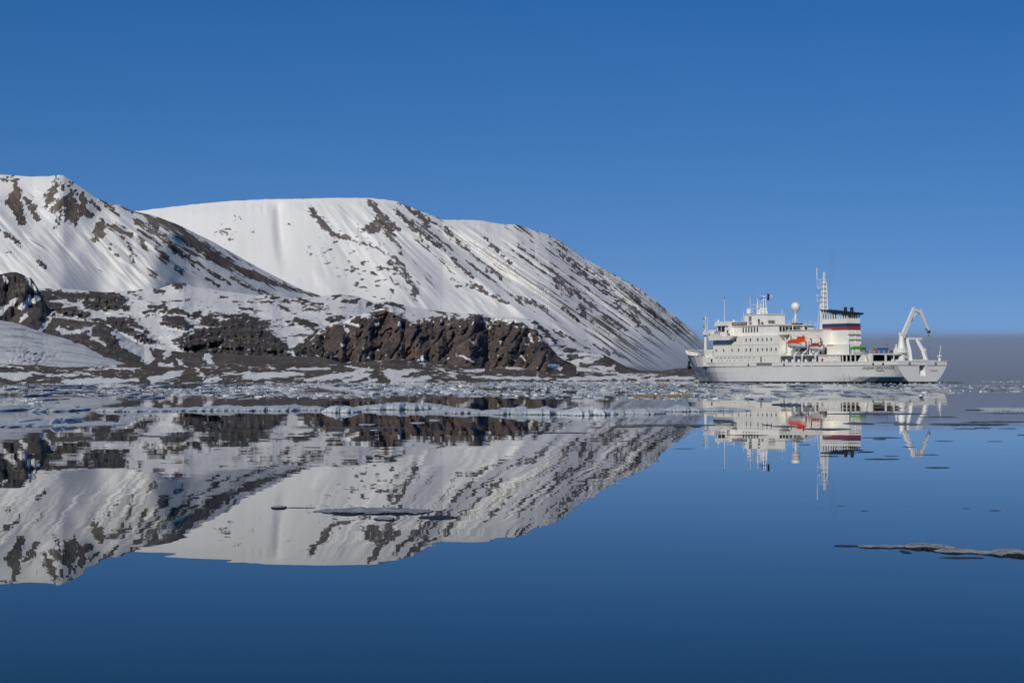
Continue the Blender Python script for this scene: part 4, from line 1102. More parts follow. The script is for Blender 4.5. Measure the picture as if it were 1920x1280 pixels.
# stern gantry (A-frame)
ga = MB()
for s in (1, -1):
    ga.beam((1.4, 3.05 * s, 5.1), (2.6, 2.6 * s, 9.2), 0.95, 1.0, 0, 0.85, 0.9); ga.beam((2.6, 2.6 * s, 9.1), (4.6, 1.85 * s, 12.5), 0.85, 0.9, 0, 0.7, 0.7)
ga.beam((4.7, 3.7, 12.6), (4.7, -3.7, 12.6), 0.7, 0.65)
gao = ga.build("stern_gantry", W['bright'], ship)
b = MB(); b.box(4.4, 4.8, 2.7, 3.1, 12.9, 13.5); b.box(2.3, 2.8, -3.5, -3.0, 9.1, 9.7); b.build("sheave_block", W['bright'], gao)
for s in (1, -1):
    b = MB(); b.tube([(3.2, 2.9 * s, 5.2), (3.4, 2.3 * s, 10.2)], 0.18, 8); b.build("gantry_cylinder", W['grey'], gao)
# stern light post
b = MB(); b.tube([(1.9, -8.0, 5.1), (1.9, -8.0, 7.6)], 0.42, 10); b.tube([(1.9, -8.0, 7.5), (1.9, -8.0, 7.8)], 0.8, 12); b.tube([(1.9, -8.0, 7.8), (1.6, -8.2, 10.6)], [0.12, 0.08], 6); b.build("stern_post", W['bright'], ship)
b = MB(); b.tube([(3.0, -5.2, 5.1), (3.0, -5.2, 10.4)], 0.04, 5); b.tube([(3.0, -5.2, 9.9), (3.0, -5.2, 10.5)], 0.12, 6); b.build("flag_staff", W['strake'], ship)
b = MB(); b.box(0.6, 1.4, -6, 5.5, 5.05, 6.35); b.box(0.5, 1.5, -2.2, 3.2, 6.3, 6.6); b.build("stern_locker", W['white'], ship)

# ---- things carried on the ship
def thing(name, label, cat, x, y, z, rz=0.0, group=None):
    o = empty(name, ship_m @ Matrix.Translation((x, y, z)) @ Matrix.Rotation(rz, 4, 'Z'))
    return tag(o, label, cat, group)
def boat_hull(L, Bm, D, n=14):
    """rows x cols of one boat shell, keel to gunwale"""
    b = MB()
    xs = np.linspace(-L / 2, L / 2, n)
    prof = [(0.0, 0.0), (0.45, 0.06), (0.82, 0.30), (0.97, 0.65), (1.0, 1.0)]
    for s in (1, -1):
        vs = []
        for x in xs:
            e = 1 - abs(2 * x / L) ** 2.6
            w = Bm / 2 * max(e, 0.02) ** 0.6
            rise = D * 0.28 * abs(2 * x / L) ** 2.5
            for py, pz in prof: vs.append((x, s * w * py, rise + (D - rise * 0.55) * pz))
        fs = [(i * 5 + k, (i + 1) * 5 + k, (i + 1) * 5 + k + 1, i * 5 + k + 1) for i in range(n - 1) for k in range(4)]
        if s < 0: fs = [q[::-1] for q in fs]
        b.poly(vs, fs)
    return b
lb = thing("lifeboat", "large bright orange covered lifeboat slung under the upper deck", "lifeboat", 46.6, 8.6, 10.2)
boat_hull(8.4, 3.0, 1.75).build("boat_hull", W['bright'], lb, True)
c = MB()
n = 13
vs = []
for i, x in enumerate(np.linspace(-4.1, 4.1, n)):
    e = (1 - abs(x / 4.25) ** 2.6) ** 0.6
    h = 1.25 * (1 - abs(x / 4.4) ** 4)
    for k in range(9):
        t = math.pi * k / 8
        vs.append((x, 1.52 * e * math.cos(t), 1.62 + 0.12 * abs(x / 4.1) ** 2 + h * math.sin(t) ** 0.6))
c.poly(vs, [(i * 9 + k, (i + 1) * 9 + k, (i + 1) * 9 + k + 1, i * 9 + k + 1) for i in range(n - 1) for k in range(8)])
c.build("canopy", W['orange'], lb, False)
b = MB(); b.prism([(-3.1, 2.6), (-1.0, 2.6), (-1.2, 3.55), (-2.7, 3.55)], -0.85, 0.85); b.build("conning_hood", W['orange'], lb)
b = MB(); b.box(-4.15, 4.15, 1.46, 1.56, 1.6, 1.72); b.build("fender_strip", W['orange'], lb)
for x in (-2.9, 2.9):
    b = MB(); b.beam((x, 0, 2.7), (x, 0, 4.0), 0.18, 0.18); b.build("lifting_hook", W['dark'], lb)
l2 = thing("lifeboat", "smaller dull orange open boat slung aft of the big lifeboat", "lifeboat", 37.8, 8.2, 9.45)
boat_hull(6.6, 2.3, 1.25).build("boat_hull", W['bright'], l2, True)
c = MB(); c.prism([(-3.0, 1.2), (3.0, 1.2), (2.2, 1.75), (-2.4, 1.75)], -0.95, 0.95); c.build("boat_cover", W['rust'], l2)
b = MB(); b.prism([(-0.6, 1.75), (1.4, 1.75), (1.1, 2.3), (-0.4, 2.3)], -0.6, 0.6); b.build("steering_console", W['rust'], l2)
for x in (-2.3, 2.3):
    b = MB(); b.tube([(x, 0, 1.7), (x, 0.1, 3.4), (x, 0.5, 3.7)], 0.16, 6); b.build("lifting_hook", W['dark'], l2)

# green covered boat and pale inflatable below the funnel louvres
gb = thing("covered_boat", "boat under a bright green canvas cover on the after deck", "boat", 25.0, 2.9, 9.75, R(90))
g = boat_hull(5.9, 1.7, 0.6); g.build("canvas_cover", W['green'], gb, True)
b = MB(); b.prism([(-2.5, 0.55), (2.3, 0.55), (1.5, 0.9), (-1.2, 0.9)], -0.75, 0.75); b.build("cover_top", W['green'], gb)
b = MB()
for x in (-2.2, 2.0):
    b.beam((x, -0.8, -1.5), (x, -0.8, 0.3), 0.15, 0.15); b.beam((x, 0.8, -1.5), (x, 0.8, 0.3), 0.15, 0.15); b.beam((x, -0.9, 0.05), (x, 0.9, 0.05), 0.15, 0.15)
b.build("cradle", W['slate'], gb)
zb = thing("inflatable_boat", "pale grey-green inflatable boat stowed beneath the green covered boat", "boat", 24.2, 2.6, 8.26, R(90))
b = MB(); b.tube([(-2.2, -0.75, 0.5), (1.6, -0.75, 0.5), (2.4, 0, 0.7), (1.6, 0.75, 0.5), (-2.2, 0.75, 0.5)], 0.34, 8); b.build("tube_hull", W['pale'], zb, True)
b = MB(); b.box(-2.0, 1.7, -0.6, 0.6, 0.2, 0.55); b.build("floor_board", W['grey'], zb)
b = MB(); b.box(-2.3, -2.0, -0.5, 0.5, 0.3, 1.0); b.build("transom_board", W['dark'], zb)
# small boat crane post
b = MB(); b.tube([(27.6, 4.4, 8.25), (27.6, 4.4, 13.2)], 0.2, 8); b.beam((27.6, 4.4, 13.1), (27.2, 2.2, 13.4), 0.25, 0.25); b.build("boat_crane", W['bright'], ship)
# deck cargo
def crate(name, label, cat, x, y, z, lx, ly, lz, mat, ribs=4, flare=0.0):
    o = thing(name, label, cat, x, y, z)
    b = MB()
    vs = [(sx * lx / 2 * (1 - (flare if zz == 0 else 0)), sy * ly / 2 * (1 - (flare if zz == 0 else 0)), zz * lz) for zz in (0, 1) for sy in (-1, 1) for sx in (-1, 1)]
    b.poly(vs, [(0, 2, 3, 1), (4, 5, 7, 6), (0, 1, 5, 4), (2, 6, 7, 3), (0, 4, 6, 2), (1, 3, 7, 5)])
    b.build("body", W[mat], o)
    b = MB(); b.box(-lx / 2 - 0.05, lx / 2 + 0.05, -ly / 2 - 0.05, ly / 2 + 0.05, lz, lz + 0.1); b.build("lid", W[mat], o)
    for k in range(ribs):
        xx = -lx * 0.4 + k * lx * 0.8 / max(1, ribs - 1)
        b = MB(); b.box(xx - 0.05, xx + 0.05, ly / 2 * (1 - flare * 0.5), ly / 2 + 0.06, 0.1, lz - 0.02); b.build("rib", W[mat], o)
    return o
crate("tarpaulin_bin", "bright blue tarpaulin-covered bin on the after working deck", "bin", 12.2, 4.2, 8.36, 2.4, 2.2, 1.5, 'tarp', 4, 0.10)
crate("equipment_box", "dark grey equipment box between the blue bin and the crane", "box", 7.6, 4.6, 8.36, 1.6, 1.7, 0.95, 'slate', 3)
crate("red_crate", "small dull red crate forward of the blue bin", "crate", 14.4, 4.9, 8.36, 1.0, 1.5, 1.3, 'cargo', 2)
crate("yellow_crate", "small ochre crate between the red crate and the blue bin", "crate", 13.9, 3.2, 8.36, 0.7, 1.0, 0.9, 'yellow', 2)
b = MB(); b.tube([(11.5, 3.4, 8.36), (11.5, 3.4, 11.2)], 0.06, 5); b.tube([(11.5, 3.4, 10.7), (11.5, 3.4, 11.3)], 0.16, 6); b.build("deck_aerial", W['strake'], awo)
#END_SHIP
#BEGIN_ICE
# ------------------------------------------------------------------ people on the bridge wing
def make_people():
    def person_mat(name, jacket, legs, hair):
        m, nt, N, L, P = new_mat(name)
        tc = N.new("ShaderNodeTexCoord")
        sx = N.new("ShaderNodeSeparateXYZ"); L.new(tc.outputs["Object"], sx.inputs[0])
        mr = math_n(N, L, 'DIVIDE', sx.outputs[2], 1.8)
        r = ramp(N, [(0.0, (0.02, 0.02, 0.02)), (0.06, legs), (0.47, jacket), (0.845, (0.50, 0.32, 0.24)), (0.955, hair)])
        r.color_ramp.interpolation = 'CONSTANT'
        L.new(mr, r.inputs[0]); L.new(r.outputs[0], P.inputs["Base Color"])
        P.inputs["Roughness"].default_value = 0.8
        return m
    def person(x, y, rz, mat, label, lean):
        J = {'pel': (0, 0, 0.95, 0.15), 'wai': (0.01, 0, 1.12, 0.14), 'che': (0.02 + lean, 0, 1.36, 0.17), 'nec': (0.03 + lean, 0, 1.52, 0.065), 'hea': (0.05 + lean, 0, 1.66, 0.10), 'top': (0.05 + lean, 0, 1.76, 0.07), 'nos': (0.15 + lean, 0, 1.65, 0.02)}
        E = [('pel', 'wai'), ('wai', 'che'), ('che', 'nec'), ('nec', 'hea'), ('hea', 'top'), ('hea', 'nos')]
        for s, n in ((1, 'l'), (-1, 'r')):
            J.update({n + 'hip': (0, 0.10 * s, 0.88, 0.105), n + 'kne': (0.03, 0.12 * s, 0.48, 0.075), n + 'ank': (0, 0.13 * s, 0.09, 0.05), n + 'toe': (0.16, 0.15 * s, 0.04, 0.045),
                      n + 'sho': (lean, 0.20 * s, 1.42, 0.085), n + 'elb': (0.10 + lean, 0.27 * s, 1.15, 0.06), n + 'wri': (0.32 + lean, 0.20 * s, 1.08, 0.042), n + 'han': (0.40 + lean, 0.19 * s, 1.07, 0.045)})
            E += [('pel', n + 'hip'), (n + 'hip', n + 'kne'), (n + 'kne', n + 'ank'), (n + 'ank', n + 'toe'), ('che', n + 'sho'), (n + 'sho', n + 'elb'), (n + 'elb', n + 'wri'), (n + 'wri', n + 'han')]
        k = list(J)
        me = bpy.data.meshes.new("person")
        me.from_pydata([J[a][:3] for a in k], [(k.index(a), k.index(b)) for a, b in E], [])
        o = link("person", me, mat)
        md = o.modifiers.new("skin", 'SKIN')
        if not me.skin_vertices:
            bm = bmesh.new(); bm.from_mesh(me); bm.verts.layers.skin.verify(); bm.to_mesh(me); bm.free()
        for i, a in enumerate(k):
            me.skin_vertices[0].data[i].radius = (J[a][3],) * 2
            me.skin_vertices[0].data[i].use_root = (i == 0)
        o.modifiers.new("sub", 'SUBSURF').render_levels = 1
        o.matrix_world = ship_m @ Matrix.Translation((x, y, 14.56)) @ Matrix.Rotation(rz, 4, 'Z')
        tag(o, label, "person", "people on the bridge wing")
    ja = person_mat("pink_jacket", (0.50, 0.22, 0.19), (0.03, 0.03, 0.04), (0.06, 0.04, 0.03))
    jb = person_mat("red_jacket", (0.42, 0.13, 0.11), (0.03, 0.03, 0.04), (0.10, 0.07, 0.05))
    person(86.9, 9.75, R(80), ja, "person in a pale pink jacket nearest the bow on the bridge wing", 0.03)
    person(85.6, 9.80, R(95), jb, "person in a reddish jacket in the middle of the bridge wing group", 0.06)
    person(84.6, 9.75, R(110), ja, "person in a pale pink jacket nearest the stern on the bridge wing", 0.0)
make_people()

# ------------------------------------------------------------------ ice
def ice_mat(name, hi, mid, lo, rim, scale=1.0, r0=0.35, r1=0.75):
    m, nt, N, L, P = new_mat(name)
    tc = N.new("ShaderNodeNewGeometry")
    n = noise(N, L, tc.outputs["Position"], 5.0 * scale, 6, 0.65)
    r = ramp(N, [(0.28, lo), (0.5, mid), (0.72, hi)])
    L.new(n.outputs[0], r.inputs[0])
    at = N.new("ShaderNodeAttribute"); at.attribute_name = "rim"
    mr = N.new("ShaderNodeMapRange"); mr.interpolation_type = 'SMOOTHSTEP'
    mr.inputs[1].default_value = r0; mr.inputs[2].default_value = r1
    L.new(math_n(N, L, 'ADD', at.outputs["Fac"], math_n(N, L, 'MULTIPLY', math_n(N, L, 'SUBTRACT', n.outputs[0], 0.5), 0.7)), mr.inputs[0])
    L.new(mix(N, L, mr.outputs[0], r.outputs[0], rim), P.inputs["Base Color"])  # rim colour: dark wet ice edge with the undercut's shade painted in
    P.inputs["Roughness"].default_value = 0.55
    P.inputs["IOR"].default_value = 1.31
    bp = N.new("ShaderNodeBump"); bp.inputs["Strength"].default_value = 0.9; bp.inputs["Distance"].default_value = 0.07 / scale
    L.new(n.outputs[0], bp.inputs["Height"]); L.new(bp.outputs[0], P.inputs["Normal"])
    return m
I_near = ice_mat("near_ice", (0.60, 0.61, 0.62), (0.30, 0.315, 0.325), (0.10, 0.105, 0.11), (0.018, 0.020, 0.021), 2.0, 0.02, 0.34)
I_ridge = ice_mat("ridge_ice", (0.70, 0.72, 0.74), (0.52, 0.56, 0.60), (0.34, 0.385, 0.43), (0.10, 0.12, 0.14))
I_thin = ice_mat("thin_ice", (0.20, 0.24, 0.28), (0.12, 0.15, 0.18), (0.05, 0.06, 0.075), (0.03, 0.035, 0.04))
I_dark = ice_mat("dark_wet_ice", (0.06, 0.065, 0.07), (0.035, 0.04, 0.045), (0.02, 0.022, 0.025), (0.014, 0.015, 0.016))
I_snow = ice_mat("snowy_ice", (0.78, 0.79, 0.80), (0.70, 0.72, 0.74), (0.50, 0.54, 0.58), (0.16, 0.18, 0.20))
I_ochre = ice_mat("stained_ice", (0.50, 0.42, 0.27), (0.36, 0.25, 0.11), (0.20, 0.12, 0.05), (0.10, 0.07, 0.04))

_fs = [0]
def floe(u0, u1, v, hpx, vext, mat, label, group=None, prof=None, name="ice_floe", nx=None, rough=0.5, pinch=0.6):
    """one floating floe. u0..u1: left and right end, v: row of its near waterline, hpx: height, vext: how far it reaches back"""
    _fs[0] += 1
    sd = 300 + _fs[0] * 7
    dn = EYE * FPX / (v - HOR)
    df = EYE * FPX / max(v - vext - HOR, 0.7)
    d = 0.5 * (dn + df)
    px = d / FPX
    if group == "floes of the long ice ridge": hpx *= 0.72
    if v > 1000: hpx *= 0.6
    L, Wd, h = (u1 - u0) * px, max(df - dn, 0.05), hpx * dn / FPX
    cx = ((u0 + u1) / 2 - 960) * px
    nx = nx or int(np.clip((u1 - u0) / 1.8, 22, 240))
    t = np.linspace(-1, 1, nx)
    env = np.maximum(1 - np.abs(t) ** 2.6, 0.0) ** pinch
    xs_ = (t + 1) * (u1 - u0) / 4.0
    wn_ = Wd / 2 * (env * (0.45 + 1.1 * fbm(xs_ / 6.0, t * 0 + 0.5, sd, 4)) + 0.015)
    off = Wd * 0.4 * (fbm(xs_ / 9.0, t * 0 + 3.5, sd + 1, 3) - 0.5)
    pf = np.interp(t, np.linspace(-1, 1, len(prof)), prof) if prof else np.ones(nx)
    hh = h * pf * (env ** 0.6 * 0.92 + 0.08)
    S = np.array([-1.0, -1.04, -0.97, -0.86, -0.68, -0.45, -0.2, 0.05, 0.3, 0.52, 0.72, 0.88, 0.97, 1.04, 1.0])
    Zp = np.array([-0.6, -0.05, 0.38, 0.62, 0.82, 0.95, 1.0, 1.0, 0.95, 0.88, 0.75, 0.6, 0.38, -0.05, -0.6])
    X = np.repeat(t[None] * L / 2, len(S), 0)
    Y = S[:, None] * wn_[None] + off[None]
    lump = 0.88 * fbm(X / (px * 26) + 50, Y / (px * 60) + 9, sd + 2, 3) + 0.12 * fbm(X / (px * 8) + 50, Y / (px * 8) + 9, sd + 3, 3)
    lump = np.clip(0.5 + (lump - 0.5) * 1.8, 0, 1.2)
    Z = hh[None] * Zp[:, None] * np.where(Zp[:, None] > 0, (1 - rough) + 2 * rough * lump, 1)
    rim = np.repeat(np.clip((1.05 - Zp * 1.35) if mat in (I_near, I_thin, I_dark) else (0.75 - Zp * 1.7), 0, 1)[:, None], nx, 1)  # low sides darken: wet edge plus painted shade of the undercut front
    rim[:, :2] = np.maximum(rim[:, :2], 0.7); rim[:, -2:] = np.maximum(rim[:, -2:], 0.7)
    X = X + (fbm(X / (px * 7), Y / (px * 9) + Z / (px * 3), sd + 5, 2) - 0.5) * px * 7 * env[None]
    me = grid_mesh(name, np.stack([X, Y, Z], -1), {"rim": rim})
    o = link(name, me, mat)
    o.location = (cx, d, 0.0)
    tag(o, label, "ice floe" if name == "ice_floe" else "ice", group)
    return o

# near floe in the middle foreground
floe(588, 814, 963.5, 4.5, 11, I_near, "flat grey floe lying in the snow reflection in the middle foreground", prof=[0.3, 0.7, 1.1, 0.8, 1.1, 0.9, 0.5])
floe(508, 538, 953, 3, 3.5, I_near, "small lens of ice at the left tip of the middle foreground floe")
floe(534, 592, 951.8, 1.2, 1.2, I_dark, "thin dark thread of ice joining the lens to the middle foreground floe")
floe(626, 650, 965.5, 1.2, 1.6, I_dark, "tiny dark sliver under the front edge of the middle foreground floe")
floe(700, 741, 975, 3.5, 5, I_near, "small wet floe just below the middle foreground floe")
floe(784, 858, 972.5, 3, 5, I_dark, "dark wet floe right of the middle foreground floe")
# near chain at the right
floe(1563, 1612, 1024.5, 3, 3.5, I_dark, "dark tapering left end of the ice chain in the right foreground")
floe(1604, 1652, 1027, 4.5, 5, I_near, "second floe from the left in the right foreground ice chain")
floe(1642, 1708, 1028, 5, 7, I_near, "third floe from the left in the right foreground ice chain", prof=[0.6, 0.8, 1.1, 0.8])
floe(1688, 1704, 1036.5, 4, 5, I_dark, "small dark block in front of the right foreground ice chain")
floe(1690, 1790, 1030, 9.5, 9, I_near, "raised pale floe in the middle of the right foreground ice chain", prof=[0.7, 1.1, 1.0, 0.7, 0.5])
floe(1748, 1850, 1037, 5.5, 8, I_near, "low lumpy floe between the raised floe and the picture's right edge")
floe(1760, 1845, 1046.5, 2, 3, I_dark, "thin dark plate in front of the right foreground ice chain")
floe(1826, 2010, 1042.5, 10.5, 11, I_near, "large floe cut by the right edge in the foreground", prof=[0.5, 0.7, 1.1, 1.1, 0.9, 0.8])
# long pressure ridge across the middle distance
G = "floes of the long ice ridge"
floe(178, 330, 771.5, 10, 3.1, I_ridge, "left end of the long ice ridge", G, [0.5, 0.8, 1.0, 0.7, 0.9])
floe(300, 450, 770.5, 10, 3.6, I_ridge, "part of the long ice ridge with a low saddle below the dark knolls", G, [0.8, 0.7, 0.8, 1.0, 1.3])
floe(420, 612, 770.0, 12, 4.0, I_ridge, "part of the long ice ridge with rounded humps left of the dome", G, [1.2, 0.9, 0.7, 0.9, 0.8, 1.0])
floe(602, 678, 773.5, 17, 3.6, I_snow, "smooth dome-shaped floe standing in the long ice ridge", G, [0.3, 0.8, 1.0, 1.0, 0.7, 0.3], rough=0.15)
floe(660, 868, 768.0, 13, 3.6, I_ridge, "lumpy stretch of the long ice ridge below the cliff", G, [0.7, 0.8, 1.0, 1.2, 1.25, 0.6, 0.4])
floe(778, 910, 775.0, 8, 3.6, I_ridge, "low front floe of the ice ridge right of the dome", G, [0.5, 0.9, 1.0, 1.3, 0.9])
floe(880, 1066, 777.0, 14, 4.0, I_ridge, "humped stretch of the ice ridge left of its highest blocks", G, [0.7, 0.6, 0.9, 1.0, 1.2, 0.9])
floe(1040, 1160, 778.5, 18, 4.0, I_snow, "highest whitish blocks of the long ice ridge", G, [0.8, 0.7, 1.0, 1.05, 0.8, 0.5])
floe(1140, 1250, 776.5, 12, 3.6, I_ridge, "rubbly stretch of the ice ridge right of its highest blocks", G, [0.9, 0.7, 0.9, 1.0, 0.6])
floe(1230, 1322, 771.5, 11, 3.1, I_ridge, "stretch of the ice ridge with one white hump before the ship's reflection", G, [0.7, 0.8, 1.2, 0.9, 0.4])
floe(1300, 1408, 770.5, 8, 2.7, I_ridge, "pointed right end of the long ice ridge in the ship's reflection", G, [1.2, 0.9, 1.0, 0.8, 0.3])
# left edge
floe(-60, 236, 799.5, 6, 9, I_ridge, "long flat floe reaching in from the left edge", None, [0.9, 1.0, 0.8, 0.9, 0.6, 0.4, 0.25], rough=0.2)
floe(108, 136, 797.5, 16, 5, I_snow, "round white snow hummock on the long flat left floe", rough=0.15)
floe(42, 56, 796.5, 10, 4, I_snow, "smaller snow hummock near the left edge on the flat floe", rough=0.15)
floe(134, 146, 797.5, 8, 3, I_thin, "dark rubble beside the round snow hummock")
floe(-40, 42, 771.8, 9, 6, I_ridge, "small humped floe at the left edge level with the ridge", None, [1, 0.8, 1.0, 0.5])
floe(80, 148, 772.2, 6, 5, I_ridge, "low dark-fronted floe between the left edge and the ridge")
# thin sheets on the calm water
thin = [
    (250, 360, 818.5, 2.0, 3, I_thin, "thin grey sheet under the ridge's dark reflection at left"), (145, 185, 816.5, 1.0, 1.2, I_dark, "short dark sliver on the brown reflection at far left"),
    (545, 775, 802.5, 2.0, 2.4, I_thin, "longest thin bluish sheet below the dome"), (672, 706, 796.5, 2.6, 3, I_ridge, "small pale plate left of centre below the ridge"),
    (767, 798, 793.5, 2.6, 3, I_ridge, "small pale plate right of the dome below the ridge"), (803, 827, 788.5, 2.4, 3, I_ridge, "topmost small pale plate right of the dome"),
    (612, 646, 811.5, 2.6, 3, I_ridge, "pale lens-shaped plate under the longest thin sheet"), (692, 712, 806.5, 1.6, 2, I_ridge, "tiny pale plate under the right half of the longest sheet"), (530, 580, 820.0, 1.6, 2.4, I_dark, "dark flat sheet left below the longest thin sheet"),
    (500, 545, 823, 1.0, 1, I_dark, "narrow dark sliver left of the dark flat sheet"), (795, 880, 799.5, 1.0, 1.2, I_dark, "thin dark line of ice right of the small plates"), (950, 1108, 811.8, 2.0, 2.0, I_dark, "long dark strip below the ridge right of centre"),
    (1108, 1128, 801.8, 1.8, 2, I_dark, "short dark piece left of the long double strip"), (1140, 1214, 800.5, 1.8, 2, I_dark, "dark strip below the left part of the long grey strip"), (1160, 1342, 797.8, 3.2, 3, I_thin, "long grey strip left of the ship's reflection"),
    (1262, 1288, 801.0, 2.0, 2, I_dark, "short dark piece under the long grey strip"), (1295, 1315, 800.5, 1.8, 2, I_dark, "short dark piece at the right end under the grey strip"), (1156, 1200, 827.0, 1.0, 1.2, I_dark, "faint dark sliver on the striped mountain reflection"),
    (570, 605, 839, 1.0, 1.2, I_dark, "lone hair-thin sliver on the snowy reflection left of centre"), (900, 950, 815.5, 1.2, 1.2, I_dark, "dark sliver at the left tip of the long dark strip"), (1260, 1305, 841, 1.0, 1.0, I_dark, "dark sliver where the mountain reflection meets blue water"),
    (1449, 1500, 760.0, 6, 4, I_thin, "grey rounded floe in the reflection of the lifeboat"), (1539, 1740, 776.5, 2.6, 3, I_thin, "long thin floe across the reflected stern"), (1440, 1514, 799.8, 2.2, 2.4, I_thin, "thin floe across the reflected orange lifeboat"),
    (1504, 1597, 805.5, 3.2, 4.5, I_thin, "broader grey floe right below the reflected lifeboat"), (1579, 1640, 795.0, 3.0, 4, I_thin, "grey floe under the reflected green boat"), (1640, 1716, 792.5, 1.6, 1.6, I_dark, "dark thread of ice between reflected funnel and crane"),
    (1675, 1731, 796.5, 3, 3.5, I_thin, "knobbly floe at the foot of the reflected crane"), (1739, 1892, 796.5, 4.2, 5, I_thin, "large flat grey floe right of the reflected crane"), (1800, 1960, 791.5, 2.4, 3, I_thin, "thin floe behind the large flat grey floe at right"),
    (1612, 1692, 820.8, 1.8, 2, I_dark, "dark strip right of the reflected funnel stripes"), (1636, 1662, 823.5, 1.4, 1.4, I_dark, "short dark piece under the strip beside the funnel reflection"), (1619, 1688, 861.0, 2.0, 2, I_dark, "dark strip below the reflected funnel top"), (1657, 1687, 855.0, 1.2, 1.2, I_dark, "small sliver above the dark strip below the funnel top"),
    (1608, 1640, 847.2, 1.6, 1.6, I_dark, "sliver beside the reflected funnel cap"), (1714, 1762, 852.5, 1.4, 1.4, I_dark, "sliver across the tip of the reflected crane boom"), (1733, 1781, 876.8, 1.8, 1.6, I_dark, "lone sliver below the tip of the reflected crane"),
    (1806, 1858, 769.0, 1.8, 2, I_dark, "dark strip left of the pale rounded floe at right"), (1838, 1960, 771.0, 8, 8, I_ridge, "pale rounded floe at the right edge"), (1846, 1960, 774.8, 2, 2, I_thin, "thin grey plate in front of the pale rounded right floe"), (1786, 1832, 803.8, 1.6, 1.6, I_dark, "dark sliver below the large flat grey floe"),
    (1828, 1858, 803.0, 2.2, 2, I_dark, "stubby dark piece below the large flat grey floe"), (1870, 1906, 803.6, 1.4, 1.4, I_dark, "dark sliver near the right edge below the grey floe"), (1360, 1441, 816.3, 1.8, 2, I_dark, "dark strip across the reflected bridge"), (1720, 1795, 782.0, 2.0, 2, I_thin, "thin floe across the reflected gantry"),
    (1905, 1960, 815.5, 1.6, 1.6, I_dark, "dark strip touching the right edge above open water"), (1430, 1446, 797, 2, 1.5, I_dark, "dark knot at the left end of the thin floe over the lifeboat reflection"), (1612, 1630, 957.2, 1.2, 1, I_dark, "isolated speck of ice left of three specks on open blue water"),
    (1802, 1818, 953.0, 1.2, 1, I_dark, "middle speck of ice on the open blue water at right"), (1852, 1876, 956.8, 1.4, 1, I_dark, "right speck of ice on the open blue water"), (1568, 1584, 948.0, 1.0, 1, I_dark, "faint speck of ice below the reflected main mast"), (1496, 1520, 833.5, 1.2, 1.2, I_dark, "sliver left of the reflected radome"),
    (1690, 1718, 838, 1.0, 1, I_dark, "faint sliver on blue water right of the funnel reflection"), (1750, 1790, 827, 1.0, 1, I_dark, "faint sliver right of the reflected crane jib"), (1850, 1880, 827.5, 1.0, 1, I_dark, "faint sliver alone toward the right edge"),
]
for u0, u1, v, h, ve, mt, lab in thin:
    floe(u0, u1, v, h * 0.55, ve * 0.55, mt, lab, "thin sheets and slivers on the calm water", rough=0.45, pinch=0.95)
# stained floes
floe(1178, 1245, 745.0, 4.0, 2.2, I_ochre, "ochre stained low floe left of the ship's bow reflection", rough=0.4)
floe(1240, 1294, 744.6, 4.0, 2.2, I_ochre, "shorter ochre stained floe touching the ship's bow reflection", rough=0.4)
floe(468, 482, 743.5, 3.0, 2.0, I_ochre, "small yellowish floe in the brash left of centre", rough=0.4)

# brash ice: the largest pieces one by one ...
def brash_rows(u):
    """near limit (row) of the brash field at a given column"""
    return np.interp(u, [-100, 0, 180, 260, 600, 900, 1200, 1300, 1420, 1600, 1780, 1860, 2050], [762, 760, 754, 750, 747, 746, 750, 752, 752, 748, 742, 736, 734])
br = random.Random(5)
lumps = []
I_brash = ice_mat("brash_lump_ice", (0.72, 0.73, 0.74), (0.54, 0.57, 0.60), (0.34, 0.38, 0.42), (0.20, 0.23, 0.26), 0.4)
for k in range(150):
    u = br.uniform(-40, 1960)
    lim = brash_rows(u)
    v = 717 + (lim - 718) * br.random() ** 0.62
    if u > 1780 and br.random() < 0.5: continue
    w = br.uniform(7, 26) * (0.5 + (v - 712) / 50) * (1.4 if br.random() < 0.12 else 1)
    h = br.uniform(1.0, 2.8) * (0.6 + (v - 712) / 60) * (1.9 if br.random() < 0.12 else 1.0)
    white = br.random() < 0.4
    zone = next(z for lim_u, z in ((140, "below the glacier"), (300, "below the brown moraine"), (560, "below the dark knolls"), (820, "below the cliff's left half"), (1060, "below the cliff's right half"), (1290, "below the striped mountain"), (1460, "before the ship's bow"), (1620, "before the ship's side"), (1790, "before the ship's stern"), (9999, "near the right edge")) if u < lim_u)
    how = ("humped " if h > 3.2 else "flat " if w > 16 else "small ") + ("white" if white else "blue-grey")
    where = "far back" if v < 726 else "midway" if v < 737 else "nearest"
    lumps.append((how + " brash lump " + where + " " + zone, u, w, v, h, white))
lumps.sort()
for i, (lab, u, w, v, h, white) in enumerate(lumps):
    same = [q[1] for q in lumps if q[0] == lab]
    if len(same) > 1:
        k = sorted(same).index(u)
        lab = ("leftmost ", "second from left ", "third from left ", "fourth from left ", "fifth from left ", "sixth from left ", "seventh from left ")[k] + lab if k < len(same) - 1 else "rightmost " + lab
    floe(u - w / 2, u + w / 2, v, min(h, w * 0.35), 0.9 + (v - 712) * 0.03, I_snow if white else I_brash, lab, "brash ice lumps", nx=16, rough=0.5, pinch=0.6)

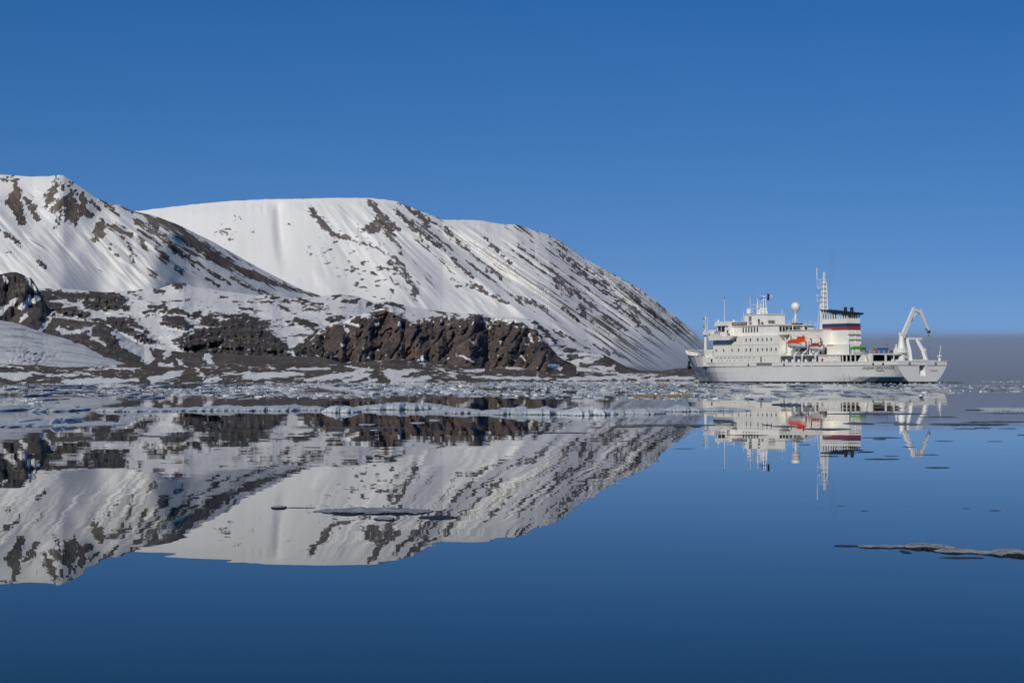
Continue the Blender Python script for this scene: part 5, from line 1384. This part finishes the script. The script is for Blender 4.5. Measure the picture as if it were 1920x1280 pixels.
# ... and the thousands of smaller ones as one mass
def make_brash():
    r = np.random.default_rng(4)
    n = 15000
    u = r.uniform(-80, 2000, n)
    lim = brash_rows(u)
    v = 712.9 + (lim - 713.5) * r.random(n) ** 1.15
    keep = (r.random(n) < np.interp(u, [1700, 1800], [1, 0.6]))
    # looser near the limit and in a few leads
    f = (v - 713) / (lim - 713)
    lead = fbm(u / 160.0, v / 5.0, 77, 3)
    keep &= (r.random(n) < np.interp(u, [1280, 1330], [1, 0.55]))
    keep &= (r.random(n) < 1.15 - 0.85 * f ** 2.0) & (lead > 0.40 + 0.06 * f)
    u, v = u[keep], v[keep]
    n = len(u)
    d = EYE * FPX / (v - HOR)
    px = d / FPX
    w = px * (2.0 + 14 * r.random(n) ** 2.2) * (0.6 + (v - 712) / 40)
    dep = np.minimum(w * r.uniform(0.3, 0.9, n), d * 0.03)
    h = px * (0.35 + 1.5 * r.random(n) ** 2.5) * (0.7 + (v - 712) / 60)
    k = 8
    a = np.linspace(0, 2 * np.pi, k, endpoint=False)
    jit = r.uniform(0.7, 1.25, (n, k))
    P = np.zeros((n, 2 * k + 1, 3))
    cx, cy = (u - 960) * px, d
    for ring, (rr, zz) in enumerate(((1.0, -0.15), (0.72, 0.75))):
        P[:, ring * k:(ring + 1) * k, 0] = cx[:, None] + np.cos(a) * w[:, None] / 2 * jit * rr
        P[:, ring * k:(ring + 1) * k, 1] = cy[:, None] + np.sin(a) * dep[:, None] / 2 * jit * rr
        P[:, ring * k:(ring + 1) * k, 2] = (h * zz)[:, None] * (1 if ring == 0 else r.uniform(0.6, 1.4, (n, k)))
    P[:, -1] = np.stack([cx, cy, h], -1)
    tri = []
    for i in range(k):
        j = (i + 1) % k
        tri += [(i, j, k + j), (i, k + j, k + i), (k + i, k + j, 2 * k)]
    T = (np.array(tri)[None] + (np.arange(n) * (2 * k + 1))[:, None, None]).reshape(-1, 3)
    me = bpy.data.meshes.new("brash_ice")
    me.vertices.add(n * (2 * k + 1)); me.vertices.foreach_set("co", P.reshape(-1).astype(np.float32))
    me.loops.add(T.size); me.loops.foreach_set("vertex_index", T.reshape(-1).astype(np.int32))
    me.polygons.add(len(T)); me.polygons.foreach_set("loop_start", np.arange(0, T.size, 3, dtype=np.int32)); me.polygons.foreach_set("loop_total", np.full(len(T), 3, dtype=np.int32))
    me.update(calc_edges=True)
    at = me.attributes.new("tone", 'FLOAT', 'POINT')
    at.data.foreach_set("value", np.repeat(r.random(n), 2 * k + 1).astype(np.float32))
    m, nt, N, L, Pn = new_mat("brash_ice_mix")
    a_ = N.new("ShaderNodeAttribute"); a_.attribute_name = "tone"
    rp = ramp(N, [(0.0, (0.12, 0.14, 0.17)), (0.4, (0.28, 0.32, 0.36)), (0.75, (0.47, 0.50, 0.53)), (1.0, (0.78, 0.79, 0.80))])
    L.new(a_.outputs["Fac"], rp.inputs[0]); L.new(rp.outputs[0], Pn.inputs["Base Color"])
    Pn.inputs["Roughness"].default_value = 0.5
    o = link("brash_ice", me, m)
    tag(o, "field of small grey and white brash ice before the shore", "brash ice", kind="stuff")
make_brash()
#END_ICE
#BEGIN_AIR
# ------------------------------------------------------------------ fog bank and funnel smoke
def make_fog():
    m = bpy.data.materials.new("fog_volume"); m.use_nodes = True
    N, L = m.node_tree.nodes, m.node_tree.links
    N.clear()
    out = N.new("ShaderNodeOutputMaterial")
    pv = N.new("ShaderNodeVolumePrincipled")
    pv.inputs["Color"].default_value = (0.66, 0.78, 1.0, 1)
    pv.inputs["Anisotropy"].default_value = 0.0
    L.new(pv.outputs[0], out.inputs["Volume"])
    geo = N.new("ShaderNodeNewGeometry")
    sx = N.new("ShaderNodeSeparateXYZ"); L.new(geo.outputs["Position"], sx.inputs[0])
    n = noise(N, L, mapping(N, L, geo.outputs["Position"], (0.0022, 0.0022, 0.006)), 1.0, 4, 0.55)
    nz = math_n(N, L, 'SUBTRACT', n.outputs[0], 0.5)
    # solid bank to the right, thinning towards the foot of the mountain
    x = math_n(N, L, 'ADD', sx.outputs[0], math_n(N, L, 'MULTIPLY', nz, 300.0))
    rx = N.new("ShaderNodeMapRange"); rx.interpolation_type = 'SMOOTHSTEP'
    L.new(x, rx.inputs[0]); rx.inputs[1].default_value = 930; rx.inputs[2].default_value = 1170
    z = math_n(N, L, 'ADD', sx.outputs[2], math_n(N, L, 'MULTIPLY', nz, 40.0))
    rz = N.new("ShaderNodeMapRange"); rz.interpolation_type = 'SMOOTHSTEP'
    L.new(z, rz.inputs[0]); rz.inputs[1].default_value = 146; rz.inputs[2].default_value = 116
    ry = N.new("ShaderNodeMapRange"); ry.interpolation_type = 'SMOOTHSTEP'      # the bank's near face
    L.new(sx.outputs[1], ry.inputs[0]); ry.inputs[1].default_value = 6500; ry.inputs[2].default_value = 6800
    bank = math_n(N, L, 'MULTIPLY', math_n(N, L, 'MULTIPLY', math_n(N, L, 'MULTIPLY', rx.outputs[0], ry.outputs[0]), rz.outputs[0]), 0.0032)
    mx = N.new("ShaderNodeMapRange"); mx.interpolation_type = 'SMOOTHSTEP'
    L.new(sx.outputs[0], mx.inputs[0]); mx.inputs[1].default_value = 120; mx.inputs[2].default_value = 480
    mz = N.new("ShaderNodeMapRange"); mz.interpolation_type = 'SMOOTHSTEP'
    L.new(z, mz.inputs[0]); mz.inputs[1].default_value = 125; mz.inputs[2].default_value = 20
    mist = math_n(N, L, 'MULTIPLY', math_n(N, L, 'MULTIPLY', mx.outputs[0], mz.outputs[0]), 0.0022)
    L.new(math_n(N, L, 'ADD', bank, mist), pv.inputs["Density"])
    b = MB(); b.box(150, 9000, 4300, 8200, -1.0, 190)
    o = b.build("fog_bank", m)
    tag(o, "low grey fog bank lying on the sea behind the ship", "fog", kind="stuff")
make_fog()
def make_smoke():
    m = bpy.data.materials.new("smoke_volume"); m.use_nodes = True
    N, L = m.node_tree.nodes, m.node_tree.links
    N.clear()
    out = N.new("ShaderNodeOutputMaterial")
    pv = N.new("ShaderNodeVolumePrincipled")
    pv.inputs["Color"].default_value = (0.35, 0.32, 0.33, 1)
    L.new(pv.outputs[0], out.inputs["Volume"])
    tc = N.new("ShaderNodeTexCoord")
    n = noise(N, L, mapping(N, L, tc.outputs["Object"], (0.9, 0.9, 0.35)), 1.0, 4, 0.6)
    L.new(math_n(N, L, 'MULTIPLY', math_n(N, L, 'SUBTRACT', n.outputs[0], 0.44, None, True), 0.32), pv.inputs["Density"])
    b = MB(); b.tube([(0, 0, 0), (0.1, -0.1, 3), (0.3, -0.2, 8), (0.1, -0.5, 13), (-0.8, -1.0, 18)], [0.35, 0.8, 1.2, 1.5, 1.1], 12)
    o = b.build("smoke", m, None, True)
    o.matrix_world = ship_m @ Matrix.Translation((41.5, 0.0, 21.9))
    tag(o, "faint grey smoke rising from the funnel beside the main mast", "smoke", kind="stuff")
make_smoke()
#END_AIR
